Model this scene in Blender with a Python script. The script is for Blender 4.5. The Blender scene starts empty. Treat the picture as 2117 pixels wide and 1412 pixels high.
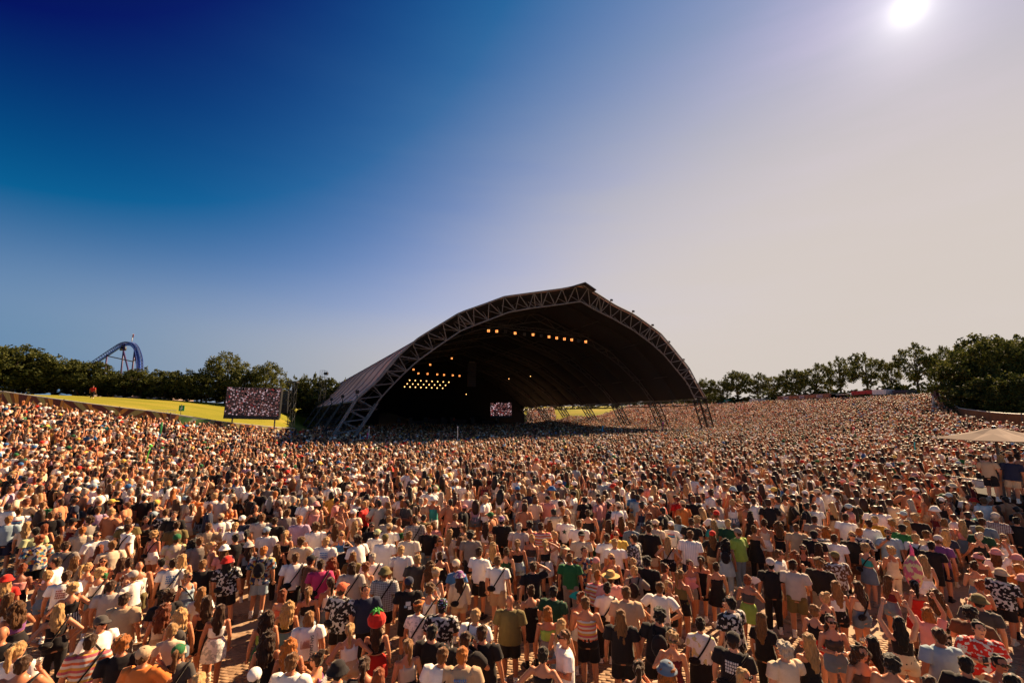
import bpy, math, random
import numpy as np
from mathutils import Vector, Matrix, noise as mnoise

random.seed(7); rng = np.random.default_rng(7)
R = math.radians
S = bpy.context.scene
COL = S.collection

# ------------------------------------------------------------------ camera
F_PX, HCAM, PITCH = 941.0, 5.8, math.atan(144 / 941.0)
cd = bpy.data.cameras.new('camera'); cd.sensor_width = 36.0; cd.lens = 36.0 * F_PX / 2117.0
cd.clip_start = 0.1; cd.clip_end = 6000
cam = bpy.data.objects.new('camera', cd); COL.objects.link(cam)
cam.location = (0, 0, HCAM); cam.rotation_euler = (math.pi / 2 + PITCH, 0, 0)
S.camera = cam
S.render.resolution_x, S.render.resolution_y = 1024, 682

# ------------------------------------------------------------------ sky, sun, exposure
EXPO = 1.45
SUN_AZ, SUN_EL = R(44.8), R(35.2)
SUN_DIR = Vector((math.sin(SUN_AZ) * math.cos(SUN_EL), math.cos(SUN_AZ) * math.cos(SUN_EL), math.sin(SUN_EL)))
wd = bpy.data.worlds.new('World'); S.world = wd; wd.use_nodes = True
nt = wd.node_tree; nt.nodes.clear()
def N(t, tree=None, **kw):
    n = (tree or nt).nodes.new(t)
    for k, v in kw.items(): setattr(n, k, v)
    return n
def math_node(tree, op, a, b=None, clamp=False):
    n = tree.nodes.new('ShaderNodeMath'); n.operation = op; n.use_clamp = clamp
    for i, v in enumerate((a, b)):
        if v is None: continue
        if isinstance(v, (int, float)): n.inputs[i].default_value = v
        else: tree.links.new(v, n.inputs[i])
    return n.outputs[0]
sky = N('ShaderNodeTexSky', sky_type='NISHITA', sun_disc=False, sun_elevation=SUN_EL, sun_rotation=SUN_AZ,
        air_density=1.2, dust_density=0.5, ozone_density=4.0, altitude=0)
tc = N('ShaderNodeTexCoord')
dt = N('ShaderNodeVectorMath', operation='DOT_PRODUCT'); dt.inputs[1].default_value = SUN_DIR
nrm = N('ShaderNodeVectorMath', operation='NORMALIZE')
nt.links.new(tc.outputs['Generated'], nrm.inputs[0]); nt.links.new(nrm.outputs[0], dt.inputs[0])
cosang = dt.outputs['Value']
ang = math_node(nt, 'ARCCOSINE', math_node(nt, 'MINIMUM', cosang, 0.99999))       # radians from the sun
sep = N('ShaderNodeSeparateXYZ'); nt.links.new(nrm.outputs[0], sep.inputs[0])
# deep, dry blue away from the sun: the sky's own colour with more contrast
KEXP = 2 ** -EXPO
gr = N('ShaderNodeVectorMath', operation='MULTIPLY_ADD'); gain, offs = (2.0, 1.368, 1.778), (0.146, 0.171, 0.256)
gr.inputs[1].default_value = [0.1 * g_ for g_ in gain]; gr.inputs[2].default_value = [-o_ * g_ for o_, g_ in zip(offs, gain)]
nt.links.new(sky.outputs[0], gr.inputs[0])
hs0 = N('ShaderNodeVectorMath', operation='MAXIMUM'); hs0.inputs[1].default_value = (0.001, 0.006, 0.02); nt.links.new(gr.outputs[0], hs0.inputs[0])
# a clear sky is darkest a right angle from the sun and pales again on the far side: there a brighter, ungraded sky is blended in behind the camera to add fill on the crowd
sky_fill = N('ShaderNodeVectorMath', operation='SCALE'); sky_fill.inputs['Scale'].default_value = 0.19; nt.links.new(sky.outputs[0], sky_fill.inputs[0])
anti = N('ShaderNodeMapRange', interpolation_type='SMOOTHSTEP'); anti.inputs['From Min'].default_value = R(88); anti.inputs['From Max'].default_value = R(135); nt.links.new(ang, anti.inputs['Value'])
hs = N('ShaderNodeMixRGB'); nt.links.new(anti.outputs[0], hs.inputs[0]); nt.links.new(hs0.outputs[0], hs.inputs[1]); nt.links.new(sky_fill.outputs[0], hs.inputs[2])
# warm haze: strongest round the sun and low over the land on the sun's side
def exp_of(x, k):      # exp(-(x*k)^2)
    y = math_node(nt, 'MULTIPLY', x, k); y = math_node(nt, 'MULTIPLY', y, y)
    return math_node(nt, 'POWER', 2.718, math_node(nt, 'MULTIPLY', y, -1.0))
low = exp_of(math_node(nt, 'MAXIMUM', sep.outputs[2], 0.0), 2.703)
side = exp_of(ang, 1.742)
def sat(x): return math_node(nt, 'SUBTRACT', 1.0, math_node(nt, 'POWER', 2.718, math_node(nt, 'MULTIPLY', x, -1.0)))
low2 = exp_of(math_node(nt, 'MAXIMUM', sep.outputs[2], 0.0), 7.112)
hz0 = math_node(nt, 'ADD', math_node(nt, 'MULTIPLY', math_node(nt, 'ADD', math_node(nt, 'MULTIPLY', low, 7.475), 1.118), side), math_node(nt, 'MULTIPLY', low2, 3.0))
hcol = N('ShaderNodeMixRGB'); hcol.inputs[1].default_value = (0.0, 0.177, 0.397, 1); hcol.inputs[2].default_value = (0.676, 0.60, 0.543, 1)
nt.links.new(sat(math_node(nt, 'MULTIPLY', math_node(nt, 'MULTIPLY', exp_of(ang, 1.225), low), 8.0)), hcol.inputs[0])
# thin streaks of cirrus in the haze
mp = N('ShaderNodeMapping'); mp.inputs['Scale'].default_value = (1.6, 1.2, 9.0); mp.inputs['Rotation'].default_value = (R(12), R(-14), 0)
nt.links.new(nrm.outputs[0], mp.inputs[0])
nz = N('ShaderNodeTexNoise'); nz.inputs['Scale'].default_value = 1.3; nz.inputs['Detail'].default_value = 5; nz.inputs['Roughness'].default_value = 0.55
nt.links.new(mp.outputs[0], nz.inputs['Vector'])
ci = math_node(nt, 'ADD', math_node(nt, 'MULTIPLY', math_node(nt, 'SUBTRACT', nz.outputs[0], 0.5), 1.0), 1.0)
hz2 = sat(math_node(nt, 'MULTIPLY', hz0, ci))
mixh = N('ShaderNodeMixRGB'); nt.links.new(hz2, mixh.inputs[0]); nt.links.new(hs.outputs[0], mixh.inputs[1]); nt.links.new(hcol.outputs[0], mixh.inputs[2])
# the glare right round the sun
gl = math_node(nt, 'ADD', math_node(nt, 'MULTIPLY', exp_of(ang, 14.0), 0.16), math_node(nt, 'DIVIDE', 0.00022, math_node(nt, 'ADD', math_node(nt, 'MULTIPLY', ang, ang), 0.00016)))
gcol = N('ShaderNodeMixRGB', blend_type='MULTIPLY'); gcol.inputs[0].default_value = 1; gcol.inputs[1].default_value = (1, 0.95, 0.88, 1)
nt.links.new(gl, gcol.inputs[2])
addg = N('ShaderNodeMixRGB', blend_type='ADD'); addg.inputs[0].default_value = 1
nt.links.new(mixh.outputs[0], addg.inputs[1]); nt.links.new(gcol.outputs[0], addg.inputs[2])
bg = N('ShaderNodeBackground'); bg.inputs[1].default_value = KEXP
out = N('ShaderNodeOutputWorld'); nt.links.new(addg.outputs[0], bg.inputs[0]); nt.links.new(bg.outputs[0], out.inputs[0])

sl = bpy.data.lights.new('sun', 'SUN'); sl.energy = 4.9; sl.angle = R(0.55); sl.color = (1.0, 0.73, 0.45)
so = bpy.data.objects.new('sun', sl); COL.objects.link(so); so.location = (0, 0, 80)
so.rotation_euler = (-SUN_DIR).to_track_quat('-Z', 'Y').to_euler()
S.view_settings.view_transform = 'Standard'; S.view_settings.look = 'None'
S.view_settings.exposure = EXPO; S.view_settings.gamma = 1.0; S.view_settings.use_curve_mapping = False
S.render.engine = 'CYCLES'
S.cycles.max_bounces = 7; S.cycles.diffuse_bounces = 6; S.cycles.glossy_bounces = 2; S.cycles.transmission_bounces = 3
S.cycles.transparent_max_bounces = 4
S.cycles.use_denoising = True

# ------------------------------------------------------------------ helpers
CT = np.array([0, 0, HCAM])
def ray(x, y):
    u = (x - 1058.5) / F_PX; v = (706 - y) / F_PX
    return np.array([u, math.cos(PITCH) - v * math.sin(PITCH), math.sin(PITCH) + v * math.cos(PITCH)])
def at_z(x, y, z):
    d = ray(x, y); return CT + d * (z - HCAM) / d[2]
UNIT = 0.78            # metres in one unit of the distances Y below
FLOOR = HCAM * (1 - UNIT)    # height of the arena floor above the paving the camera stands over
def at_y(x, y, Y):
    d = ray(x, y); return CT + d * Y * UNIT / d[1]
def project(p):
    p = np.asarray(p, float) - CT
    f = np.array([0, math.cos(PITCH), math.sin(PITCH)]); u = np.array([0, -math.sin(PITCH), math.cos(PITCH)])
    return 1058.5 + F_PX * p[0] / (p @ f), 706 - F_PX * (p @ u) / (p @ f)

def tag(o, label=None, cat=None, group=None, kind=None):
    if label: o['label'] = label
    if cat: o['category'] = cat
    if group: o['group'] = group
    if kind: o['kind'] = kind
    return o
def empty(name, loc=(0, 0, 0), rz=0.0):
    o = bpy.data.objects.new(name, None); COL.objects.link(o); o.location = loc; o.rotation_euler = (0, 0, rz)
    o.empty_display_size = 0.2
    return o
def link(name, me, parent=None, loc=None, mat=None):
    o = bpy.data.objects.new(name, me); COL.objects.link(o)
    if parent is not None: o.parent = parent
    if loc is not None: o.location = loc
    if mat is not None: me.materials.append(mat)
    return o
def fast_mesh(name, V, Fq):
    """quads only, numpy"""
    me = bpy.data.meshes.new(name); V = np.asarray(V, np.float32); Fq = np.asarray(Fq, np.int32)
    me.vertices.add(len(V)); me.vertices.foreach_set('co', V.ravel())
    k = Fq.shape[1]
    me.loops.add(Fq.size); me.loops.foreach_set('vertex_index', Fq.ravel())
    me.polygons.add(len(Fq)); me.polygons.foreach_set('loop_start', np.arange(len(Fq), dtype=np.int32) * k)
    me.update(calc_edges=True); return me

class MB:
    def __init__(s): s.v = []; s.f = []; s.m = []
    def add(s, V, Fs, mi=0):
        o = len(s.v); s.v += [tuple(map(float, p)) for p in V]
        for q in Fs: s.f.append(tuple(i + o for i in q)); s.m.append(mi)
        return s
    def box(s, c, d, rz=0.0, mi=0, M=None):
        hx, hy, hz = d[0] / 2, d[1] / 2, d[2] / 2
        V = np.array([(x, y, z) for z in (-hz, hz) for y in (-hy, hy) for x in (-hx, hx)])
        if M is not None: V = V @ np.array(M).T
        elif rz:
            cs, sn = math.cos(rz), math.sin(rz); V = np.stack([V[:, 0] * cs - V[:, 1] * sn, V[:, 0] * sn + V[:, 1] * cs, V[:, 2]], 1)
        return s.add(V + np.array(c), [(0, 2, 3, 1), (4, 5, 7, 6), (0, 1, 5, 4), (2, 6, 7, 3), (0, 4, 6, 2), (1, 3, 7, 5)], mi)
    def bar(s, p, q, r=0.05, n=6, mi=0, r2=None):
        p = np.array(p, float); q = np.array(q, float); return s.tube([p, q], [r, r if r2 is None else r2], n, mi)
    def tube(s, P, rad, n=8, mi=0, fixed=False, cap=True):
        P = [np.array(p, float) for p in P]; V = []; k = len(P)
        up = None
        for i, p in enumerate(P):
            if fixed: ax, ay = np.array([1., 0, 0]), np.array([0, 1., 0])
            else:
                d = P[min(i + 1, k - 1)] - P[max(i - 1, 0)]; d /= (np.linalg.norm(d) + 1e-9)
                if up is None:
                    up = np.array([0, 0, 1.]) if abs(d[2]) < .9 else np.array([0, 1., 0])
                ax = np.cross(up, d); ax /= (np.linalg.norm(ax) + 1e-9); ay = np.cross(d, ax); up = ay
            r = rad[i]; rx, ry = (r, r) if np.isscalar(r) else r
            for j in range(n):
                a = 2 * math.pi * j / n; V.append(p + ax * rx * math.cos(a) + ay * ry * math.sin(a))
        Fs = [(i * n + j, i * n + (j + 1) % n, (i + 1) * n + (j + 1) % n, (i + 1) * n + j) for i in range(k - 1) for j in range(n)]
        if cap:
            Fs.append(tuple(range(n - 1, -1, -1))); Fs.append(tuple((k - 1) * n + j for j in range(n)))
        return s.add(V, Fs, mi)
    def ell(s, c, r, n=12, m=8, mi=0):
        c = np.array(c, float); r = (r, r, r) if np.isscalar(r) else r
        V = [c + np.array([0, 0, -r[2]])]
        for i in range(1, m):
            t = math.pi * i / m
            for j in range(n):
                a = 2 * math.pi * j / n
                V.append(c + np.array([r[0] * math.sin(t) * math.cos(a), r[1] * math.sin(t) * math.sin(a), -r[2] * math.cos(t)]))
        V.append(c + np.array([0, 0, r[2]])); L = len(V) - 1
        Fs = [(0, 1 + (j + 1) % n, 1 + j) for j in range(n)]
        for i in range(m - 2):
            for j in range(n):
                a, b = 1 + i * n + j, 1 + i * n + (j + 1) % n; Fs.append((a, b, b + n, a + n))
        o = 1 + (m - 2) * n
        Fs += [(o + j, o + (j + 1) % n, L) for j in range(n)]
        return s.add(V, Fs, mi)
    def mesh(s, name, mats=None, smooth=False):
        me = bpy.data.meshes.new(name); me.from_pydata(s.v, [], s.f)
        for m in (mats or []): me.materials.append(m)
        if any(s.m): me.polygons.foreach_set('material_index', s.m)
        if smooth: me.polygons.foreach_set('use_smooth', [True] * len(s.f))
        me.update(); return me
    def build(s, name, mats, parent=None, smooth=False, loc=None):
        if not isinstance(mats, (list, tuple)): mats = [mats]
        return link(name, s.mesh(name, mats, smooth), parent, loc)

# ------------------------------------------------------------------ materials
MAT = {}
def pmat(name, col, rough=0.8, metal=0.0, var=0.0, scale=5.0, bump=0.0, bscale=40.0, emit=None, estr=0.0, spec=0.3):
    if name in MAT: return MAT[name]
    m = bpy.data.materials.new(name); m.use_nodes = True; t = m.node_tree; b = t.nodes['Principled BSDF']
    b.inputs['Base Color'].default_value = (*col, 1); b.inputs['Roughness'].default_value = rough; b.inputs['Metallic'].default_value = metal
    b.inputs['Specular IOR Level'].default_value = spec
    if var or bump:
        g = t.nodes.new('ShaderNodeTexCoord')
    if var:
        n = t.nodes.new('ShaderNodeTexNoise'); n.inputs['Scale'].default_value = scale; n.inputs['Detail'].default_value = 6
        t.links.new(g.outputs['Object'], n.inputs['Vector'])
        r = t.nodes.new('ShaderNodeValToRGB')
        r.color_ramp.elements[0].position = .3; r.color_ramp.elements[1].position = .7
        r.color_ramp.elements[0].color = (*[c * (1 - var) for c in col], 1); r.color_ramp.elements[1].color = (*[min(1, c * (1 + var)) for c in col], 1)
        t.links.new(n.outputs[0], r.inputs[0]); t.links.new(r.outputs[0], b.inputs['Base Color'])
    if bump:
        n2 = t.nodes.new('ShaderNodeTexNoise'); n2.inputs['Scale'].default_value = bscale; n2.inputs['Detail'].default_value = 4
        t.links.new(g.outputs['Object'], n2.inputs['Vector'])
        bp = t.nodes.new('ShaderNodeBump'); bp.inputs['Strength'].default_value = bump; bp.inputs['Distance'].default_value = .02
        t.links.new(n2.outputs[0], bp.inputs['Height']); t.links.new(bp.outputs[0], b.inputs['Normal'])
    if emit:
        b.inputs['Emission Color'].default_value = (*emit, 1); b.inputs['Emission Strength'].default_value = estr
    MAT[name] = m; return m

M_steel = pmat('galvanised_steel', (0.36, 0.34, 0.35), .45, .6, var=.25, scale=3)
M_matte = pmat('matte_aluminium', (0.17, 0.168, 0.175), .85, 0.0, var=.2, scale=3, spec=.1)
M_darksteel = pmat('dark_steel', (0.075, 0.073, 0.076), .5, .5)
M_black = pmat('black_cloth', (0.012, 0.012, 0.014), .9, spec=.1)
M_blackbox = pmat('black_paint', (0.015, 0.015, 0.017), .5)
M_white = pmat('white_paint', (.75, .74, .72), .6, var=.1)
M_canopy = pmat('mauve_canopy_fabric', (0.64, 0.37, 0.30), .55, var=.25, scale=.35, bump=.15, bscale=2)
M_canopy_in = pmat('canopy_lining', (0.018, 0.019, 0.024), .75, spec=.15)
M_pale = pmat('pale_edge', (.36, .32, .28), .8)
M_lampon = pmat('lamp_glow', (1, .6, .3), .5, emit=(1, .30, .07), estr=1.25)
M_lampon2 = pmat('lamp_glow_yellow', (1, .7, .35), .5, emit=(1, .5, .16), estr=1.4)
M_lampoff = pmat('lamp_glass_dark', (.12, .11, .1), .2)
M_bark = pmat('bark', (.07, .05, .035), .9, var=.35, scale=6, bump=.4, bscale=15)
# ------------------------------------------------------------------ terrain: a bowl round the stage
def pxY(px, Y): return ((px - 1058.5) / F_PX * Y * UNIT * 0.9885, Y * UNIT)
_ctl = []
for Y, zf in ((0, 0), (8, 0), (13, 0), (18, .55), (24, 1.0)):
    for px in (-400, 0, 500, 1058, 1600, 2117, 2500): _ctl.append((*pxY(px, Y / UNIT), zf * FLOOR))
for px, Y, z in [(500, 40, 0), (1058, 45, 0), (1600, 45, 0), (1058, 62, 0), (1400, 72, 0), (800, 55, 0), (660, 62, .3), (1250, 90, 0),
                 (-150, 48, 5.8), (0, 50, 5.5), (100, 52, 4.9), (200, 54, 4.2), (350, 58, 3.15), (470, 63, 1.95), (580, 70, 1.0), (640, 76, .6),
                 (0, 38, 2.2), (200, 41, 1.3), (350, 46, .8), (-150, 36, 2.2),
                 (0, 92, 9.2), (150, 95, 9.0), (350, 100, 8.2), (470, 105, 7.3), (560, 112, 6.6), (660, 125, 6.2), (800, 150, 5.5), (-200, 85, 9.6),
                 (0, 70, 7.9), (200, 74, 7.0), (350, 78, 6.2), (470, 82, 4.8), (580, 88, 3.8),
                 (1100, 178, 1.0), (1118, 206, 6.5), (1180, 150, 1.8), (1180, 190, 5.6), (1240, 190, 6.2), (1300, 168, 6.0), (1400, 158, 6.4), (1480, 147, 6.3), (1600, 134, 6.9),
                 (1700, 124, 7.1), (1800, 109, 7.2), (1945, 91, 7.4), (2117, 88, 8.0), (2300, 80, 8.0), (1985, 65, 3.9), (2060, 57, 3.3), (2117, 53, 3.1), (2300, 49, 3.1),
                 (1985, 75, 6.2), (2117, 62, 5.0), (2117, 34, .9), (1900, 40, .5), (1800, 62, 1.2), (1600, 80, .5), (1468, 85, 0), (1468, 95, 0), (1468, 70, 0), (1540, 104, 1.0), (1470, 112, .6),
                 (1480, 180, 7.0), (1700, 160, 7.5), (1900, 130, 8.0), (2200, 130, 8.5), (0, 130, 10), (470, 150, 8), (1200, 240, 8), (800, 240, 8)]:
    _ctl.append((*pxY(px, Y), FLOOR + z * UNIT))
T_L = np.array([-24.78 * UNIT, 68.70 * UNIT, FLOOR]); T_R = np.array([43.55 * UNIT, 101.87 * UNIT, FLOOR])
T_w = (T_R - T_L); T_W = float(np.linalg.norm(T_w)); T_w /= T_W; T_a = np.array([-T_w[1], T_w[0], 0])
T_LEN = 82.0
for t in (0, .5, 1):
    for s in (0, 28, 56, 82): _ctl.append((*(T_L + T_w * T_W * t + T_a * s * UNIT)[:2], FLOOR))
_ctl = np.array(_ctl)
_D = np.linalg.norm(_ctl[:, None, :2] - _ctl[None, :, :2], axis=2)
_n = len(_ctl); _A = np.zeros((_n + 1, _n + 1)); _A[:_n, :_n] = -_D + np.eye(_n) * -0.6; _A[:_n, _n] = 1; _A[_n, :_n] = 1
_wt = np.linalg.solve(_A, np.append(_ctl[:, 2], 0))
def ground_z(x, y):
    x = np.atleast_1d(np.asarray(x, float)); y = np.atleast_1d(np.asarray(y, float)); z = np.empty(len(x))
    for i in range(0, len(x), 4000):
        d = np.hypot(x[i:i + 4000, None] - _ctl[None, :, 0], y[i:i + 4000, None] - _ctl[None, :, 1]); z[i:i + 4000] = -d @ _wt[:_n] + _wt[_n]
    near = np.clip((y - 12.5) / 5, 0, 1); z = z * near * near * (3 - 2 * near)
    r = np.hypot(x, y - 45); f = np.clip((r - 150) / 160, 0, 1); f = f * f * (3 - 2 * f)
    z = np.where(y < -5, np.minimum(z, 0), z)
    return z * (1 - f) + 6.7 * f * (y > 0)
def gz(x, y): return float(ground_z([x], [y])[0])

def tp(t, s, z=0.0): return T_L + T_w * T_W * t + T_a * s * UNIT + np.array([0, 0, z * UNIT])
POLY = [pxY(-420, 44), pxY(-150, 45.8), pxY(0, 47.6), pxY(100, 49.6), pxY(200, 51.6), pxY(350, 55.6), pxY(470, 60.3), pxY(580, 67.5), pxY(640, 75),
        tuple(tp(.0, 30)[:2]), tuple(tp(.12, 52)[:2]), tuple(tp(.92, 52)[:2]), tuple(tp(1.0, 84)[:2]), pxY(1150, 172), pxY(1165, 160), pxY(1215, 153), pxY(1255, 160), pxY(1300, 167), pxY(1400, 157),
        pxY(1480, 146), pxY(1600, 133), pxY(1700, 123), pxY(1800, 108), pxY(1938, 89), pxY(1955, 70), pxY(1982, 61.5), pxY(2060, 53.5), pxY(2117, 49.5), pxY(2300, 45), pxY(2300, 2), pxY(-420, 2)]
POLY = np.array(POLY)
POLY2 = np.array([pxY(1090, 172), pxY(1150, 172), pxY(1143, 204), pxY(1090, 204)])
def inside(x, y, P=POLY):
    x = np.asarray(x, float); y = np.asarray(y, float); c = np.zeros(x.shape, bool); j = len(P) - 1
    for i in range(len(P)):
        xi, yi = P[i]; xj, yj = P[j]
        c ^= ((yi > y) != (yj > y)) & (x < (xj - xi) * (y - yi) / (yj - yi + 1e-12) + xi); j = i
    return c

def ramp(t, stops, interp='LINEAR'):
    r = t.nodes.new('ShaderNodeValToRGB'); cr = r.color_ramp; cr.interpolation = interp
    while len(cr.elements) > 1: cr.elements.remove(cr.elements[-1])
    cr.elements[0].position = stops[0][0]; cr.elements[0].color = (*stops[0][1], 1)
    for p, c in stops[1:]:
        e = cr.elements.new(p); e.color = (*c, 1)
    return r
def mat_ground():
    m = bpy.data.materials.new('sandy_paving'); m.use_nodes = True; t = m.node_tree; b = t.nodes['Principled BSDF']; b.inputs['Roughness'].default_value = .9
    g = t.nodes.new('ShaderNodeTexCoord'); br = t.nodes.new('ShaderNodeTexBrick'); br.inputs['Scale'].default_value = 4.6
    br.inputs['Color1'].default_value = (.42, .26, .15, 1); br.inputs['Color2'].default_value = (.50, .32, .19, 1); br.inputs['Mortar'].default_value = (.30, .19, .11, 1)
    br.inputs['Mortar Size'].default_value = .012
    t.links.new(g.outputs['Object'], br.inputs['Vector'])
    n = t.nodes.new('ShaderNodeTexNoise'); n.inputs['Scale'].default_value = .7; n.inputs['Detail'].default_value = 6; t.links.new(g.outputs['Object'], n.inputs['Vector'])
    mx = t.nodes.new('ShaderNodeMixRGB'); mx.blend_type = 'MULTIPLY'; mx.inputs[0].default_value = .3
    t.links.new(br.outputs[0], mx.inputs[1]); t.links.new(n.outputs[0], mx.inputs[2]); t.links.new(mx.outputs[0], b.inputs['Base Color'])
    return m
def mat_grass():
    m = bpy.data.materials.new('dry_grass'); m.use_nodes = True; t = m.node_tree; b = t.nodes['Principled BSDF']; b.inputs['Roughness'].default_value = .95
    b.inputs['Specular IOR Level'].default_value = .1
    g = t.nodes.new('ShaderNodeTexCoord'); n = t.nodes.new('ShaderNodeTexNoise'); n.inputs['Scale'].default_value = .09; n.inputs['Detail'].default_value = 8; n.inputs['Roughness'].default_value = .7
    mpn = t.nodes.new('ShaderNodeMapping'); mpn.inputs['Scale'].default_value = (.5, 1.4, 1); t.links.new(g.outputs['Object'], mpn.inputs[0]); t.links.new(mpn.outputs[0], n.inputs['Vector'])
    r = ramp(t, [(.3, (.145, .15, .012)), (.5, (.22, .20, .018)), (.72, (.36, .26, .045))])
    t.links.new(n.outputs[0], r.inputs[0]); t.links.new(r.outputs[0], b.inputs['Base Color'])
    n2 = t.nodes.new('ShaderNodeTexNoise'); n2.inputs['Scale'].default_value = 6; t.links.new(g.outputs['Object'], n2.inputs['Vector'])
    bp = t.nodes.new('ShaderNodeBump'); bp.inputs['Strength'].default_value = .6; bp.inputs['Distance'].default_value = .1; t.links.new(n2.outputs[0], bp.inputs['Height']); t.links.new(bp.outputs[0], b.inputs['Normal'])
    return m
xs = np.concatenate([[-3000, -1500, -800, -450, -300], np.arange(-200, 201, 2.0), [300, 450, 800, 1500, 3000]])
ys = np.concatenate([[-400, -150, -60, -20], np.arange(-6, 261, 2.0), [320, 420, 600, 1000, 2000, 4000]])
XX, YY = np.meshgrid(xs, ys); ZZ = ground_z(XX.ravel(), YY.ravel()).reshape(XX.shape)
GV = np.stack([XX.ravel(), YY.ravel(), ZZ.ravel()], 1); nx = len(xs)
ii, jj = np.meshgrid(np.arange(len(ys) - 1), np.arange(nx - 1), indexing='ij'); k0 = (ii * nx + jj).ravel()
GF = np.stack([k0, k0 + 1, k0 + nx + 1, k0 + nx], 1)
cen = GV[GF].mean(1); ins = inside(cen[:, 0], cen[:, 1]) | (cen[:, 1] < 22) & (np.abs(cen[:, 0]) < 60)
# under the tent all ground is paved
rel = cen - T_L; ut = rel @ T_w / T_W; us = rel @ T_a / UNIT; ins |= (ut > -.02) & (ut < 1.02) & (us > -2) & (us < 88)
def sub_mesh(name, mask, mat):
    f = GF[mask]; u, inv = np.unique(f, return_inverse=True); me = fast_mesh(name, GV[u], inv.reshape(f.shape)); me.polygons.foreach_set('use_smooth', [True] * len(f))
    o = link(name, me, mat=mat); tag(o, kind='structure'); return o
M_ground = mat_ground(); M_grass = mat_grass()
ground_obj = sub_mesh('paved_ground', ins, M_ground)
sub_mesh('grass_field', ~ins, M_grass)

# ------------------------------------------------------------------ the arched festival tent
OUT_P = [(-.036, 0), (-.02, 2.3), (.017, 7.6), (.055, 10.5), (.088, 14.1), (.123, 16.8), (.174, 19.5), (.204, 21.1), (.256, 22.8), (.303, 24.4), (.372, 25.6), (.447, 26.9), (.497, 28.0),
         (.536, 27.0), (.60, 25.2), (.66, 24.0), (.703, 22.7), (.755, 21.0), (.803, 18.5), (.872, 14.7), (.906, 12.0), (.953, 8.6), (1.007, 1.9), (1.022, 0)]
IN_P = [(.004, 0), (.015, 1.4), (.056, 7.0), (.069, 8.4), (.099, 11.1), (.128, 13.4), (.169, 15.9), (.218, 18.7), (.262, 20.2), (.324, 22.3), (.376, 23.3), (.464, 24.7), (.508, 25.5),
        (.557, 24.2), (.605, 23.2), (.679, 21.3), (.743, 19.1), (.793, 17.0), (.838, 14.5), (.889, 11.7), (.931, 8.0), (.984, 1.6), (.997, 0)]
def resample(P, n, z0=None):
    P = np.array(P, float); Q = P.copy(); Q[:, 0] *= T_W / UNIT; L = np.concatenate([[0], np.cumsum(np.linalg.norm(np.diff(Q, axis=0), axis=1))])
    u = np.linspace(0, L[-1], n); return np.stack([np.interp(u, L, P[:, 0]), np.interp(u, L, P[:, 1])], 1)
OUT_TOP = OUT_P[2:22]; IN_TOP = IN_P[2:21]
def lean(s): return max(.25 * (1 - s / 36.0), -.06)
def hsc(s): return 1.0 - .0016 * max(0, s) - .016 * min(1.0, max(0.0, s - .7) / 3.0)
def tent_pt(t, z, s):
    h = hsc(s); zz = z * h; t = t - .055 * (s / 82.0) * max(0, 1 - t) ** 1.5
    return tp(t, s - lean(s) * zz, zz)
tent = empty('festival_tent', tuple(tp(.5, 0)))
tag(tent, 'huge dark arched stage tent with silver truss front and mauve canopy', 'stage tent')
TO = np.array(tent.location)
def tb(mb, name, mats, parent=None, smooth=False):
    if parent is None: mb.v = [tuple(np.array(p) - TO) for p in mb.v]; return mb.build(name, mats, tent, smooth)
    mb.v = [tuple(np.array(p) - TO) for p in mb.v]; return mb.build(name, mats, parent, smooth)
NP = 12; otop = resample(OUT_TOP, 60)
edges_s = np.linspace(0, T_LEN, NP + 1)
TWU = T_W / UNIT; cmid = np.array([.5 * TWU, 8.0])
for i in range(NP):
    s0, s1 = edges_s[i], edges_s[i + 1]; nu = 6; rows = []
    for k in range(nu + 1):
        f = k / nu; s = s0 + (s1 - s0) * f; sag = 4 * f * (1 - f)
        row = []
        for (t, z) in otop:
            d = cmid - np.array([t * TWU, z]); d /= np.linalg.norm(d); amp = 1.0 * sag * min(1, (z - 7) / 3)
            row.append(tent_pt(t + d[0] * amp / TWU, z + d[1] * amp, s))
        rows.append(row)
    n = len(otop); V = [p for r_ in rows for p in r_]; o2 = len(V)
    V2 = []
    for r_ in rows:
        for q, (t, z) in zip(r_, otop):
            d = cmid - np.array([t * TWU, z]); d /= np.linalg.norm(d); V2.append(q + (T_w * d[0] + np.array([0, 0, d[1]])) * .09)
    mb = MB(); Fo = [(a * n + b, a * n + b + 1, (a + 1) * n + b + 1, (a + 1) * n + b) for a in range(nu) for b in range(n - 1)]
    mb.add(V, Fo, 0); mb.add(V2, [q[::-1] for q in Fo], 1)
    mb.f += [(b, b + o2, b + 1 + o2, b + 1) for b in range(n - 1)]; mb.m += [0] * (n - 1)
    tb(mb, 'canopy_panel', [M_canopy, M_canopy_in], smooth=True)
    # seam along each rib
    sm = MB(); sm.tube([tent_pt(t, z + .06, s0) for t, z in otop], [.06] * n, 5); tb(sm, 'seam', M_pale if i == 0 else pmat('seam_fabric', (.20, .13, .135), .6))
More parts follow.
